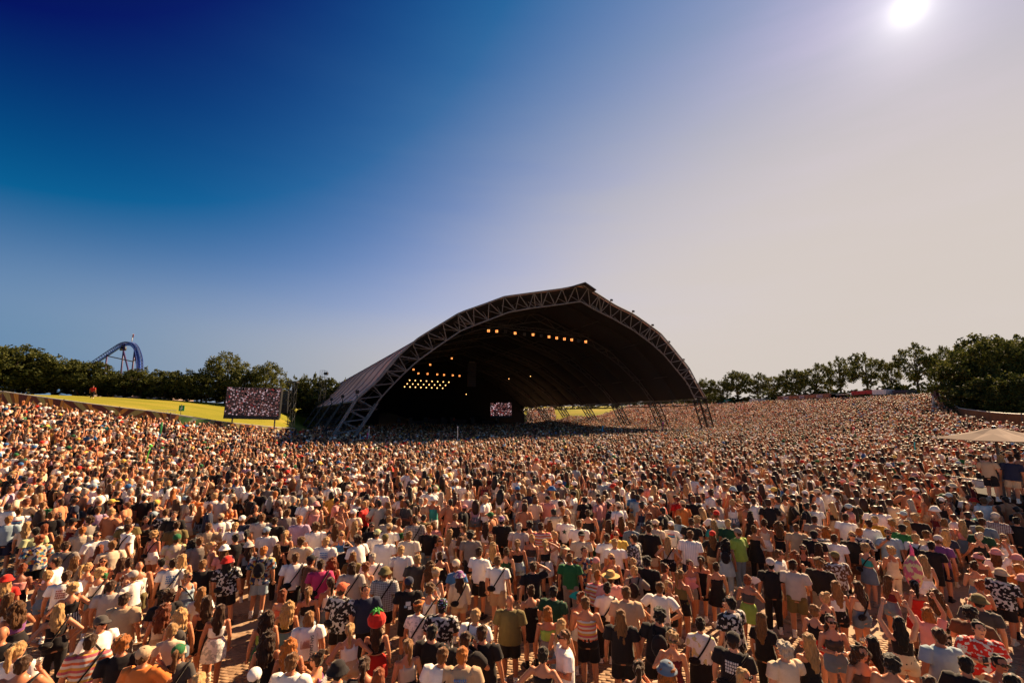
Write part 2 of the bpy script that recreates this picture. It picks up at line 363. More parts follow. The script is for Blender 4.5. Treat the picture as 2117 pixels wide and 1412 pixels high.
# front arch: chords and every brace its own piece
arch = MB(); 
def chord(P, s, r, name, mat=M_matte, n=70):
    m = MB(); Q = resample(P, n); m.tube([tent_pt(t, z, s) for t, z in Q], [r] * n, 6); return tb(m, name, mat, smooth=True)
front = chord(OUT_TOP, -.4, .115, 'front_arch')
c2 = MB(); Q = resample(IN_TOP, 70); c2.tube([tent_pt(t, z, .6) for t, z in Q], [.105] * 70, 6); tb(c2, 'chord', M_matte, front, True)
c3 = MB(); Q = resample(OUT_TOP, 70); c3.tube([tent_pt(t, z - .1, 2.4) for t, z in Q], [.09] * 70, 6); tb(c3, 'chord', M_matte, front, True)
_unit = MB(); _unit.tube([(0, 0, 0), (0, 0, 1)], [1, 1], 6); unit_bar = _unit.mesh('brace', [M_matte])
def strut(p, q, r, parent, name='brace', me=unit_bar, origin=None):
    p = np.array(p) - (TO if origin is None else origin); q = np.array(q) - (TO if origin is None else origin); d = Vector(q - p)
    o = link(name, me, parent); o.matrix_local = Matrix.LocRotScale(Vector(p), d.to_track_quat('Z', 'Y'), Vector((r, r, d.length))); return o
NB = 60; qo = resample(OUT_TOP, NB + 1); qi = resample(IN_TOP, NB + 1)
for k in range(NB):
    a_, b_ = (qo[k], qi[k + 1]) if k % 2 == 0 else (qi[k], qo[k + 1])
    sa, sb = (-.4, .6) if k % 2 == 0 else (.6, -.4)
    strut(tent_pt(*a_, sa), tent_pt(*b_, sb), .058, front)
    if k % 2 == 0: strut(tent_pt(*qo[k], 2.4), tent_pt(*qi[k + 1], .6), .048, front)
    else: strut(tent_pt(*qi[k], .6), tent_pt(*qo[k + 1], 2.4), .048, front)
    if k % 10 in (4, 5): strut(tent_pt(*qo[k], -.4), tent_pt(*qi[k], .6), .068, front); strut(tent_pt(*qo[k], 2.4), tent_pt(*qi[k], .6), .068, front)
# inner arches
for j in range(1, 7):
    s = T_LEN / 6 * j - .3; m = MB(); n = 40; qo2 = resample(OUT_TOP, n + 1); qi2 = resample(IN_TOP, n + 1)
    m.tube([tent_pt(t, z - .9, s) for t, z in qo2], [.085] * (n + 1), 5); m.tube([tent_pt(t, z, s) for t, z in qi2], [.085] * (n + 1), 5)
    for k in range(n):
        a_, b_ = (qo2[k] - (0, .9), qi2[k + 1]) if k % 2 == 0 else (qi2[k], qo2[k + 1] - (0, .9))
        m.bar(tent_pt(*a_, s), tent_pt(*b_, s), .05, 4)
    tb(m, 'roof_arch', M_darksteel)
# legs: lattice columns from the eaves to the ground
for j in range(7):
    s = T_LEN / 6 * j + (.3 if j == 0 else -.3)
    for side, (o0, o1, i0, i1) in enumerate([(OUT_P[0], OUT_P[2], IN_P[0], IN_P[2]), (OUT_P[-1], OUT_P[-3], IN_P[-1], IN_P[-3])]):
        m = MB(); ss = (s - .5, s + 1.0)
        def leg_pt(a_, b_, f, sv): return tent_pt(a_[0] + (b_[0] - a_[0]) * f, a_[1] + (b_[1] - a_[1]) * f, sv)
        nb = 9
        for sv in ss:
            m.bar(leg_pt(o0, o1, 0, sv), leg_pt(o0, o1, 1, sv), .115 if j == 0 else .11, 6); m.bar(leg_pt(i0, i1, 0, sv), leg_pt(i0, i1, 1, sv), .115 if j == 0 else .11, 6)
            for k in range(nb):
                f0, f1 = k / nb, (k + 1) / nb
                pa, pb = (leg_pt(o0, o1, f0, sv), leg_pt(i0, i1, f1, sv)) if k % 2 else (leg_pt(i0, i1, f0, sv), leg_pt(o0, o1, f1, sv))
                m.bar(pa, pb, .06, 5)
        for k in range(nb):
            f0, f1 = k / nb, (k + 1) / nb
            m.bar(leg_pt(o0, o1, f0, ss[0]), leg_pt(o0, o1, f1, ss[1]), .05, 4); m.bar(leg_pt(i0, i1, f0, ss[k % 2]), leg_pt(i0, i1, f1, ss[(k + 1) % 2]), .05, 4)
        tb(m, 'leg', M_matte if (j == 0 and side == 0) else M_blackbox)
        if side == 0:      # little floodlight on the eave
            f = MB(); p = leg_pt(o0, o1, 1, s) + np.array([0, 0, .5]); f.bar(p - np.array([0, 0, .6]), p, .06, 5); f.box(p + np.array([0, 0, .3]), (.4, .3, .42), rz=.4); tb(f, 'eave_lamp', M_blackbox)
# eave trusses along both sides
for side, (e, lo) in enumerate([(OUT_P[2], IN_P[2]), (OUT_P[-3], IN_P[-3])]):
    m = MB(); n = 48
    for k in range(n):
        s0, s1 = T_LEN * k / n, T_LEN * (k + 1) / n; A_, B_ = (e[0], e[1] - .2), (lo[0], lo[1] - .9)
        for q in (A_, B_): m.bar(tent_pt(*q, s0), tent_pt(*q, s1), .08, 5)
        m.bar(tent_pt(*(A_ if k % 2 else B_), s0), tent_pt(*(B_ if k % 2 else A_), s1), .055, 4)
    tb(m, 'eave_truss', M_darksteel)
# purlins under the roof
for fi in (6, 14, 22, 30, 37, 45, 53):
    m = MB(); t, z = otop[fi]; m.tube([tent_pt(t, z - 1.0, s) for s in np.linspace(1, T_LEN - 1, 20)], [.06] * 20, 5); tb(m, 'purlin', M_darksteel)
# rear wall, rear side flap and ridge cap
m = MB(); q = resample(OUT_P[2:22], 40); V = [tent_pt(t, z - .05, T_LEN - .6) for t, z in q] + [tent_pt(t, 0, T_LEN - .6) for t, z in q]
m.add(V, [(k, k + 1, 41 + k, 40 + k) for k in range(39)]); m.add([np.array(v) + T_a * .15 for v in V], [(k, 40 + k, 41 + k, k + 1) for k in range(39)]); tb(m, 'rear_wall', M_black)
for e, g0 in ((OUT_P[2], OUT_P[0]), (OUT_P[-3], OUT_P[-1])):
    if e is OUT_P[-3]: continue
    m = MB(); ss = np.linspace(T_LEN - 16, T_LEN + 1, 8)
    A_ = [tent_pt(*e, s) for s in ss]; B_ = [tent_pt(g0[0] - .012, .0, s) for s in ss]
    m.add(A_ + B_, [(k, k + 1, 9 + k, 8 + k) for k in range(7)]); m.add([p + T_w * .1 for p in A_ + B_], [(k, 8 + k, 9 + k, k + 1) for k in range(7)], 1)
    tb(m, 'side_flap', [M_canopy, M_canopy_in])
m = MB()
for t0, z0, t1, z1 in ((.462, 27.25, .497, 28.25), (.497, 28.25, .53, 27.25)):
    V = [tent_pt(t0, z0, -1.2), tent_pt(t1, z1, -1.2), tent_pt(t1, z1, 4), tent_pt(t0, z0, 4)]; m.add(V, [(0, 1, 2, 3)]); m.add([v - np.array([0, 0, .12]) for v in V], [(3, 2, 1, 0)])
    m.add([V[0], V[1], V[1] - np.array([0, 0, .12]), V[0] - np.array([0, 0, .12])], [(0, 1, 2, 3)])
tb(m, 'ridge_cap', M_darksteel)
for t, z in [otop[k] for k in (36, 40, 44, 48, 52)]:
    m = MB(); p = tent_pt(t, z, .3); m.bar(p, p + np.array([0, 0, .6]), .05, 5); m.box(p + np.array([.15, 0, .75]), (.36, .22, .26), rz=.6); tb(m, 'roof_camera', M_blackbox)

# stage deck with gear
stage = empty('stage_deck', tuple(tp(.5, 66))); tag(stage, 'black concert stage deck under the back of the big tent', 'stage')
def rel_build(mb, root, name, mats, smooth=False, parent=None):
    o = np.array(root.location); mb.v = [tuple(np.array(p) - o) for p in mb.v]; return mb.build(name, mats, parent or root, smooth)
TRZ = math.atan2(T_w[1], T_w[0])
m = MB(); m.box(tp(.5, 68, .95), (34.04, 16.28, 1.41), rz=TRZ); rel_build(m, stage, 'deck', M_blackbox)
m = MB(); m.box(tp(.5, 57 - .06, 1.75), (34.04, 0.07, 0.13), rz=TRZ); rel_build(m, stage, 'edge_trim', pmat('stage_edge', (.16, .07, .06), .5))
for t, s, dx, dz in [(.36, 66, 5, 1.0), (.46, 70, 6, 1.4), (.56, 70, 4.5, 1.2), (.66, 66, 4, .8)]:
    m = MB(); m.box(tp(t, s, 1.9 + dz / 2), (dx * UNIT, 2.2, dz * UNIT), rz=TRZ); rel_build(m, stage, 'riser', pmat('riser_front', (.05, .03, .03), .6))
for t, s in [(.33, 64), (.40, 67), (.47, 66), (.52, 69), (.60, 66), (.70, 64), (.29, 66)]:
    m = MB(); m.box(tp(t, s, 2.6), (0.96, 0.59, 1.04), rz=TRZ); m.box(tp(t, s - .05, 3.6), (0.81, 0.44, 0.44), rz=TRZ); rel_build(m, stage, 'amplifier', pmat('amp_cloth', (.06, .045, .045), .6))
m = MB()
for t in np.linspace(.1, .9, 30): m.box(tp(t, 53.5, .6), (1.41, 0.09, 0.89), rz=TRZ)
rel_build(m, stage, 'crowd_barrier', M_darksteel)
for t0, t1 in ((.02, .2), (.8, .985)):
    m = MB(); m.box(tp((t0 + t1) / 2, 60, 5), ((t1 - t0) * T_W, .3, 7.4), rz=TRZ)
    if t0 < .5: rel_build(m, stage, 'wing_curtain', M_black)

# lamps hanging in the tent
def plane_s(px, py, s):       # where the sight line meets the plane across the tent at depth s
    d = ray(px, py); P = tp(0, s); tt = ((P - CT) @ T_a) / (d @ T_a); return CT + d * tt
_h = MB(); _h.box((0, .16, 0), (.86, .3, .86)); _h.box((-.5, .2, 0), (.05, .1, .9)); _h.box((.5, .2, 0), (.05, .1, .9)); _h.box((0, .2, .5), (1.05, .1, .05)); me_h = _h.mesh('housing', [M_blackbox])
def lens(mat, r, name):
    m = MB(); m.ell((0, 0, 0), (r, .09, r), 10, 6); return m.mesh(name, [mat], True)
me_on, me_off, me_yel = lens(M_lampon, .155, 'bulb'), lens(M_lampoff, .15, 'bulb'), lens(M_lampon2, .2, 'bulb')
ORD = ['first', 'second', 'third', 'fourth', 'fifth', 'sixth', 'seventh', 'eighth', 'ninth', 'tenth', 'eleventh', 'twelfth', 'thirteenth']
def blinder(px, py, s, state, label, group, four=True, sc=1.0):
    p = plane_s(px, py, s); e = empty('stage_lamp', tuple(p)); to = np.array([p[0], p[1]]); e.rotation_euler = (0, 0, math.atan2(-p[0], p[1])); e.scale = (sc * UNIT * .68,) * 3
    e.rotation_euler[2] = -math.atan2(p[0], p[1]); tag(e, label, 'stage lamp', group); link('housing', me_h, e)
    me = {'on': me_on, 'off': me_off, 'yel': me_yel}[state]
    for dx, dz in ([(-.21, -.21), (.21, -.21), (-.21, .21), (.21, .21)] if four else [(0, 0)]):
        b = link('bulb', me, e, (dx, -.02, dz)); 
        if not four: b.scale = (1.6, 1.5, 1.6)
row = [(1010, 684, 1), (1027, 685, 1), (1045, 686, 0), (1065, 689, 1), (1084, 691, 0), (1102, 692, 1), (1119, 694, 0), (1135, 696.5, 1), (1151, 699, 1), (1167, 701, 1), (1182, 702.5, 1), (1196, 705, 0), (1211, 706.5, 1)]
for k, (x, y, on) in enumerate(row): blinder(x, y, 9, 'on' if on else 'off', f"{ORD[k]} {'glowing' if on else 'unlit'} four-bulb lamp from the left on the high roof truss", 'lamps along the high roof truss')
tr = empty('lighting_truss', tuple(plane_s(1110, 692, 9))); tag(tr, 'thin black truss carrying the high row of lamps under the tent roof', 'truss')
m = MB(); pa, pb = plane_s(1003, 681, 9.3) + np.array([0, 0, .55]), plane_s(1218, 704, 9.3) + np.array([0, 0, .55])
for dz in (0, .5): m.bar(pa + np.array([0, 0, dz]), pb + np.array([0, 0, dz]), .05, 5)
for k in range(40):
    f0, f1 = k / 40, (k + 1) / 40; m.bar(pa + (pb - pa) * f0 + np.array([0, 0, .5 * (k % 2)]), pa + (pb - pa) * f1 + np.array([0, 0, .5 * ((k + 1) % 2)]), .03, 4)
rel_build(m, tr, 'lattice', M_darksteel)
m = MB()
for f in (.05, .5, .95): m.bar(pa + (pb - pa) * f + np.array([0, 0, .5]), pa + (pb - pa) * f + np.array([0, 0, 2.2]), .02, 4)
rel_build(m, tr, 'hanging_cable', M_darksteel)
for r_, (xa, ya, xb, yb) in enumerate([(847, 786, 928, 790), (842, 793.5, 921, 796.5), (836.5, 799.5, 915, 802.5)]):
    for k in range(8):
        f = k / 7; blinder(xa + (xb - xa) * f, ya + (yb - ya) * f, 64, 'yel', f"{ORD[k]} warm round lamp from the left in the {['top', 'middle', 'bottom'][r_]} of three packed rows", 'packed lamp rows above the stage', False, .8)
for k, (x, y) in enumerate([(865, 772), (884, 773), (904, 774), (918, 775), (936, 776), (950, 777)]):
    blinder(x, y, 62, 'on', f"{ORD[k]} four-bulb lamp from the left in the row over the packed lamp rows", 'row of lamps over the packed rows')
for x, y, l in [(855, 764, 'small glowing lamp beside the left truss above the lamp rows'), (889.5, 754, 'glowing lamp hung between the row and the upper lamp'), (934, 741, 'bright single four-bulb lamp hung highest over the stage')]:
    blinder(x, y, 60, 'on', l, 'single hung lamps')
for x, y, l in [(1052, 783, 'faint spotlight hung near the dark middle of the tent'), (1096.7, 777.7, 'faint spotlight between the middle and the far side of the tent'), (1150.5, 770, 'faint tilted spotlight in front of the far speaker column'), (1215.7, 762, 'faint lamp just beside the far speaker column'), (964, 815, 'tiny lamp under the near speaker column')]:
    blinder(x, y, 44, 'yel', l, 'faint spotlights', False, .5)
# line-array speaker columns
def line_array(px, y0, y1, wpx, s, label):
    p0, p1 = plane_s(px, y0, s), plane_s(px, y1, s); wd_ = np.linalg.norm(plane_s(px + wpx / 2, y0, s) - plane_s(px - wpx / 2, y0, s)); n = 12
    e = empty('speaker_column', tuple(p1)); e.rotation_euler = (0, 0, -math.atan2(p0[0], p0[1]) + .25); tag(e, label, 'loudspeaker', 'hanging speaker columns')
    H = p0[2] - p1[2]; bm = MB(); bm.box((0, .4, 0), (min(wd_, 1.8), .6, H / n * .93)); me = bm.mesh('cabinet', [pmat('speaker_grille', (.035, .03, .032), .6)])
    for k in range(n):
        o = link('cabinet', me, e, (0, -.03 * (k - 6) ** 2 * .05, H * (k + .5) / n))
    c = MB(); c.bar((-.4, .3, H), (-.4, .3, H + 2.5), .03, 4); c.bar((.4, .3, H), (.4, .3, H + 2.5), .03, 4); c.box((0, .3, H + .25), (1.4, .4, .3)); c.build('rigging', M_darksteel, e)
line_array(976, 751, 799, 22, 48, 'black speaker column hanging near the stage lamps')
line_array(1240, 766, 808, 15, 40, 'black speaker column hanging on the far side of the tent')

# screens
def screen_mat(name, sx, sy, strength):
    m = bpy.data.materials.new(name); m.use_nodes = True; t = m.node_tree; b = t.nodes['Principled BSDF']; g = t.nodes.new('ShaderNodeTexCoord')
    mp_ = t.nodes.new('ShaderNodeMapping'); mp_.inputs['Scale'].default_value = (1, 1, 1); t.links.new(g.outputs['Object'], mp_.inputs[0])
    v = t.nodes.new('ShaderNodeTexVoronoi'); v.inputs['Scale'].default_value = sx; t.links.new(mp_.outputs[0], v.inputs['Vector'])
    s_ = t.nodes.new('ShaderNodeSeparateColor'); t.links.new(v.outputs['Color'], s_.inputs[0])
    r = ramp(t, [(0, (.03, .012, .012)), (.28, (.012, .006, .008)), (.42, (.16, .05, .045)), (.58, (.30, .12, .11)), (.70, (.08, .03, .03)), (.80, (.62, .42, .46)), (.93, (.35, .03, .03)), (.96, (.5, .36, .40))], 'CONSTANT')
    t.links.new(s_.outputs[0], r.inputs[0])
    d = t.nodes.new('ShaderNodeMath'); d.operation = 'MULTIPLY_ADD'; d.inputs[1].default_value = -1.5; d.inputs[2].default_value = 1.25; t.links.new(v.outputs['Distance'], d.inputs[0])
    mx = t.nodes.new('ShaderNodeMixRGB'); mx.blend_type = 'MULTIPLY'; mx.inputs[0].default_value = 1; t.links.new(r.outputs[0], mx.inputs[1]); t.links.new(d.outputs[0], mx.inputs[2])
    b.inputs['Base Color'].default_value = (.01, .01, .01, 1); t.links.new(mx.outputs[0], b.inputs['Emission Color']); b.inputs['Emission Strength'].default_value = strength
    b.inputs['Roughness'].default_value = .7
    return m
def video_screen(corners, Y, label, mat, z_foot=True):
    (xa, ya), (xb, yb), (xc, yc), (xd, yd) = corners; P = [at_y(x, y, Y) for x, y in corners]; c = sum(P) / 4
    wdt = np.linalg.norm(P[1] - P[0]); hgt = np.linalg.norm(P[3] - P[0]); e = empty('video_screen', tuple(c)); roll = math.atan2(P[1][2] - P[0][2], P[1][0] - P[0][0])
    e.rotation_euler = (0, roll * -1, 0); tag(e, label, 'screen')
    m = MB(); m.add([(-wdt / 2, 0, -hgt / 2), (wdt / 2, 0, -hgt / 2), (wdt / 2, 0, hgt / 2), (-wdt / 2, 0, hgt / 2)], [(0, 1, 2, 3)]); m.build('display', mat, e)
    m = MB(); m.box((0, .2, -.06), (wdt + .16, .38, hgt + .12 + .1)); m.build('casing', M_blackbox, e)
    m = MB(); m.box((0, .12, -hgt / 2 - .22), (wdt + .1, .35, .34)); m.build('base_rail', M_blackbox, e)
    if z_foot:
        for sx in (-1, 1):
            g0 = gz(c[0] + sx * wdt * .4, c[1] + .8) - c[2]; m = MB(); m.bar((sx * wdt * .4, .6, g0), (sx * wdt * .4, .5, hgt / 2), .08, 6); m.build('support_mast', M_darksteel, e)
    return e
video_screen([(469, 800), (579, 803), (575.5, 862), (466.5, 857)], 64, 'large outdoor video screen showing the packed crowd beside the tent', screen_mat('screen_crowd_large', 7.0, 1, .36))
video_screen([(1014, 832.5), (1057.5, 832.5), (1057.5, 859), (1014, 859)], 118, 'small video screen glowing pink inside the dark tent', screen_mat('screen_crowd_small', 4.8, 1, .5), False)
# ------------------------------------------------------------------ fences
def fence_mat(name, cols, ang_scale):
    m = bpy.data.materials.new(name); m.use_nodes = True; t = m.node_tree; b = t.nodes['Principled BSDF']; b.inputs['Roughness'].default_value = .8
    g = t.nodes.new('ShaderNodeTexCoord'); oi = t.nodes.new('ShaderNodeObjectInfo')
    s_ = t.nodes.new('ShaderNodeSeparateXYZ'); t.links.new(g.outputs['Object'], s_.inputs[0])
    x = math_node(t, 'ADD', s_.outputs[0], math_node(t, 'MULTIPLY', math_node(t, 'SUBTRACT', oi.outputs['Random'], .5), 5.0))
    a_ = math_node(t, 'ARCTAN2', math_node(t, 'ADD', s_.outputs[2], .35), x)
    f = math_node(t, 'FRACT', math_node(t, 'ADD', math_node(t, 'MULTIPLY', a_, ang_scale), oi.outputs['Random']))
    r = ramp(t, cols, 'CONSTANT'); t.links.new(f, r.inputs[0])
    w_ = t.nodes.new('ShaderNodeTexWave'); w_.inputs['Scale'].default_value = 3.2; w_.bands_direction = 'X'; t.links.new(g.outputs['Object'], w_.inputs['Vector'])
    mx = t.nodes.new('ShaderNodeMixRGB'); mx.blend_type = 'MULTIPLY'; mx.inputs[0].default_value = .45; t.links.new(r.outputs[0], mx.inputs[1]); t.links.new(w_.outputs[0], mx.inputs[2])
    t.links.new(mx.outputs[0], b.inputs['Base Color']); return m
M_fence = fence_mat('printed_fence_cloth', [(0, (.15, .035, .025)), (.30, (.75, .32, .05)), (.45, (.25, .09, .03)), (.56, (.45, .36, .12)), (.72, (.16, .04, .03)), (.86, (.68, .28, .05))], 1.1)
M_rail = pmat('fence_rail', (.45, .43, .38), .5)
M_brownpanel = pmat('brown_fence_board', (.22, .085, .03), .8, var=.3, scale=1.5)
def make_fence(pts, h, panel_w, name, label, mat, group=None, rail=True):
    pts = np.array(pts, float); L = np.concatenate([[0], np.cumsum(np.linalg.norm(np.diff(pts, axis=0), axis=1))]); n = max(1, int(round(L[-1] / panel_w)))
    u = np.linspace(0, L[-1], n + 1); X = np.interp(u, L, pts[:, 0]); Y = np.interp(u, L, pts[:, 1]); Z = ground_z(X, Y)
    o = np.array([X[n // 2], Y[n // 2], Z[n // 2]]); e = empty(name, tuple(o)); tag(e, label, 'fence', group)
    for k in range(n):
        p, q = np.array([X[k], Y[k], Z[k]]), np.array([X[k + 1], Y[k + 1], Z[k + 1]]); d = q - p; wl = np.hypot(d[0], d[1]); nrm_ = np.array([-d[1], d[0], 0]) / wl * .04
        c = (p + q) / 2
        V = [p + nrm_ + (0, 0, -.4), q + nrm_ + (0, 0, -.4), q + nrm_ + (0, 0, h), p + nrm_ + (0, 0, h), p - nrm_ + (0, 0, -.4), q - nrm_ + (0, 0, -.4), q - nrm_ + (0, 0, h), p - nrm_ + (0, 0, h)]
        # local x along the panel
        rz = math.atan2(d[1], d[0]); Rm = np.array([[math.cos(rz), math.sin(rz), 0], [-math.sin(rz), math.cos(rz), 0], [0, 0, 1]])
        m = MB(); m.add([(Rm @ (np.array(v) - c)) for v in V], [(0, 1, 2, 3), (5, 4, 7, 6), (3, 2, 6, 7), (4, 5, 1, 0), (1, 5, 6, 2), (4, 0, 3, 7)])
        po = m.build('panel', mat, e); po.location = tuple(c - o); po.rotation_euler = (0, 0, rz)
        if k % 2 == 0:
            m = MB(); m.bar(p - o - (0, 0, .3), p - o + (0, 0, h + .12), .05, 6); m.build('post', M_darksteel, e)
        if rail:
            m = MB(); m.bar(p - o + (0, 0, h + .04), q - o + (0, 0, h + .04), .05, 5); m.build('top_rail', M_rail, e)
    return e
make_fence([pxY(-260, 47), pxY(-150, 48), pxY(0, 50), pxY(100, 52), pxY(200, 54), pxY(350, 58), pxY(470, 63), pxY(560, 68.5), pxY(612, 73)], 1.8, 2.0, 'decorated_fence', 'brown and ochre printed fence along the grassy bank', M_fence)
make_fence([pxY(1943, 91), pxY(1963, 73), pxY(1985, 65), pxY(2060, 57), pxY(2117, 53), pxY(2320, 49)], 1.75, 2.0, 'board_fence', 'brown board fence with pale rail below the big dark bush', M_brownpanel)
make_fence([pxY(1285, 168.5), pxY(1400, 158.5), pxY(1480, 147.5), pxY(1600, 135)], 1.0, 4, 'crowd_railing', 'low grey railing along the far rim of the crowd', pmat('grey_mesh', (.16, .155, .15), .7))
make_fence([pxY(1133, 172), pxY(1165, 157), pxY(1215, 152), pxY(1262, 158), pxY(1290, 167)], 1.6, 2.4, 'printed_fence', 'brown printed fence below the grass seen between the tent legs', M_fence)
# green banner hung on the fence
gb = bpy.data.materials.new('green_arrow_banner'); gb.use_nodes = True; t = gb.node_tree; b = t.nodes['Principled BSDF']; g = t.nodes.new('ShaderNodeTexCoord'); s_ = t.nodes.new('ShaderNodeSeparateXYZ'); t.links.new(g.outputs['Object'], s_.inputs[0])
v_ = math_node(t, 'FRACT', math_node(t, 'ADD', math_node(t, 'MULTIPLY', s_.outputs[0], .55), math_node(t, 'MULTIPLY', math_node(t, 'ABSOLUTE', s_.outputs[2]), -.55)))
r_ = ramp(t, [(0, (.05, .14, .025)), (.45, (.11, .24, .05)), (.62, (.36, .40, .30)), (.82, (.09, .2, .04))]); t.links.new(v_, r_.inputs[0]); t.links.new(r_.outputs[0], b.inputs['Base Color']); b.inputs['Roughness'].default_value = .7
pa, pb = np.array([*pxY(371, 57.4), 0]), np.array([*pxY(437, 60.2), 0]); pa[2] = gz(*pa[:2]); pb[2] = gz(*pb[:2]); c = (pa + pb) / 2; dl = pb - pa; e = empty('green_banner', tuple(c), math.atan2(dl[1], dl[0])); tag(e, 'green banner with pale chevrons hung on the brown fence', 'banner')
wl = np.hypot(dl[0], dl[1]); m = MB(); V = []
for yy in (-.05, .05): V += [(-wl / 2, yy, .1 - dl[2] / 2), (wl / 2, yy, .1 + dl[2] / 2), (wl / 2, yy, 1.9 + dl[2] / 2), (-wl / 2, yy, 1.9 - dl[2] / 2)]
m.add([(x, y, z - 1.2) for x, y, z in V], [(0, 1, 2, 3), (5, 4, 7, 6), (3, 2, 6, 7), (0, 4, 5, 1), (1, 5, 6, 2), (4, 0, 3, 7)]); o_ = m.build('cloth', gb, e); o_.location = (0, 0, 1.2)
m = MB(); m.bar((-wl / 2, 0, 1.92 - dl[2] / 2), (wl / 2, 0, 1.92 + dl[2] / 2), .05, 6); m.build('top_bar', M_darksteel, e)
def on_ground(px, Y): x, y = pxY(px, Y); return np.array([x, y, gz(x, y)])
# exit flag: green with white running figure
p = on_ground(374, 66); ztop = at_y(374, 836, 66)[2]; e = empty('exit_flag', tuple(p)); tag(e, 'small green flag with white figure standing on the grass', 'flag'); H_ = ztop - p[2]
m = MB(); m.bar((0, 0, 0), (0, 0, H_), .03, 6); m.build('pole', M_darksteel, e); m = MB(); m.box((.05, 0, H_ - .42), (.62, .03, .62)); m.build('cloth', pmat('flag_green', (.01, .25, .06), .7), e)
m = MB(); m.ell((.1, -.03, H_ - .22), .07, 8, 6)
for q in [((.08, H_ - .3), (.02, H_ - .48)), ((.02, H_ - .48), (-.06, H_ - .62)), ((.02, H_ - .48), (.14, H_ - .6)), ((.08, H_ - .33), (.2, H_ - .42)), ((.08, H_ - .33), (-.05, H_ - .4))]: m.bar((q[0][0], -.03, q[0][1]), (q[1][0], -.03, q[1][1]), .035, 5)
m.build('figure', M_white, e)
# crush barrier and small grey shelter on the grass
p = on_ground(312, 64); e = empty('white_barrier', tuple(p), .15); tag(e, 'low pale metal barrier standing on the grass above the fence', 'barrier')
for k in range(5):
    m = MB(); x0 = -2.4 + k * 1.0; m.bar((x0, 0, 0), (x0, 0, 1.15), .03, 5); m.bar((x0, 0, 1.15), (x0 + .95, 0, 1.12), .03, 5); m.bar((x0, 0, .25), (x0 + .95, 0, .22), .03, 5)
    for j in range(1, 6): m.bar((x0 + j * .16, 0, .25), (x0 + j * .16, 0, 1.13), .014, 4)
    m.build('section', M_rail, e)
m = MB(); m.box((-1.6, -.06, .85), (1.3, .04, .6)); m.build('sign_board', M_white, e)
p = on_ground(437, 68); e = empty('grey_shelter', tuple(p)); tag(e, 'low grey tarpaulin mound on the grass next to the screen', 'shelter'); m = MB(); m.ell((0, 0, 0), (1.9, 1.2, 1.0), 16, 8); me_ = m.mesh('tarpaulin', [pmat('grey_tarp', (.17, .16, .17), .6)], True)
for vtx in me_.vertices: vtx.co += Vector((0, 0, .12 * mnoise.noise(vtx.co * 1.5)))
link('tarpaulin', me_, e); m = MB(); m.box((1.75, -.3, .25), (.5, .5, .6)); m.build('weight_box', pmat('orange_box', (.5, .14, .03), .7), e)
# ------------------------------------------------------------------ delay tower, stack and scaffold mast
def lattice(m, p, w, h, n, r=.05):
    for sx in (-1, 1):
        for sy in (-1, 1): m.bar(p + (sx * w / 2, sy * w / 2, 0), p + (sx * w / 2, sy * w / 2, h), r, 5)
    for k in range(n):
        z0, z1 = h * k / n, h * (k + 1) / n; f = 1 if k % 2 else -1
        for sy in (-1, 1):
            m.bar(p + (-f * w / 2, sy * w / 2, z0), p + (f * w / 2, sy * w / 2, z1), r * .6, 4); m.bar(p + (-w / 2, sy * w / 2, z1), p + (w / 2, sy * w / 2, z1), r * .6, 4)
        for sx in (-1, 1): m.bar(p + (sx * w / 2, -f * w / 2, z0), p + (sx * w / 2, f * w / 2, z1), r * .6, 4)
Yt = 74; p = on_ground(603, Yt); ztop = at_y(603, 791, Yt)[2]; e = empty('delay_tower', tuple(p)); tag(e, 'slim lattice tower carrying a black speaker column beside the screen', 'tower'); H_ = ztop - p[2]; O3 = np.zeros(3)
m = MB(); lattice(m, O3, .6, H_, 9, .03); m.build('mast', M_darksteel, e)
m = MB(); m.box((-.22, 0, H_ + .05), (1.5, .7, .12)); m.build('head_block', M_darksteel, e)
m = MB()
for k in range(10): m.box((-.78, -.1, H_ - 1.2 - .275 * k), (.6, .5, .25), rz=.02 * k)
m.build('speaker_column', M_blackbox, e)
m = MB(); m.bar((-.78, 0, H_), (-.78, 0, H_ - 1.1), .03, 4); m.build('chain', M_darksteel, e)
p = on_ground(594, 72); e = empty('subwoofer_stack', tuple(p)); tag(e, 'black subwoofer stack at the foot of the delay tower', 'loudspeaker')
for k in range(2):
    m = MB(); m.box((0, 0, .34 + .68 * k), (1.1, .7, .66)); c_ = m.build('cabinet', M_blackbox, e); m = MB(); m.box((0, -.36, .34 + .68 * k), (.95, .04, .52)); m.build('grille', pmat('speaker_grille', (.035, .03, .032), .6), c_)
Yt = 112; p = on_ground(664, Yt); ztop = at_y(664, 766, Yt)[2]; e = empty('scaffold_mast', tuple(p)); tag(e, 'tall thin scaffold mast with a lamp poking above the trees behind the tent', 'mast'); H_ = ztop - p[2]
m = MB(); lattice(m, O3, .95, H_, 6, .028); m.build('frame', M_darksteel, e); m = MB(); m.box((.5, 0, H_ - .6), (.7, .5, .5)); m.build('flood_lamp', M_blackbox, e)
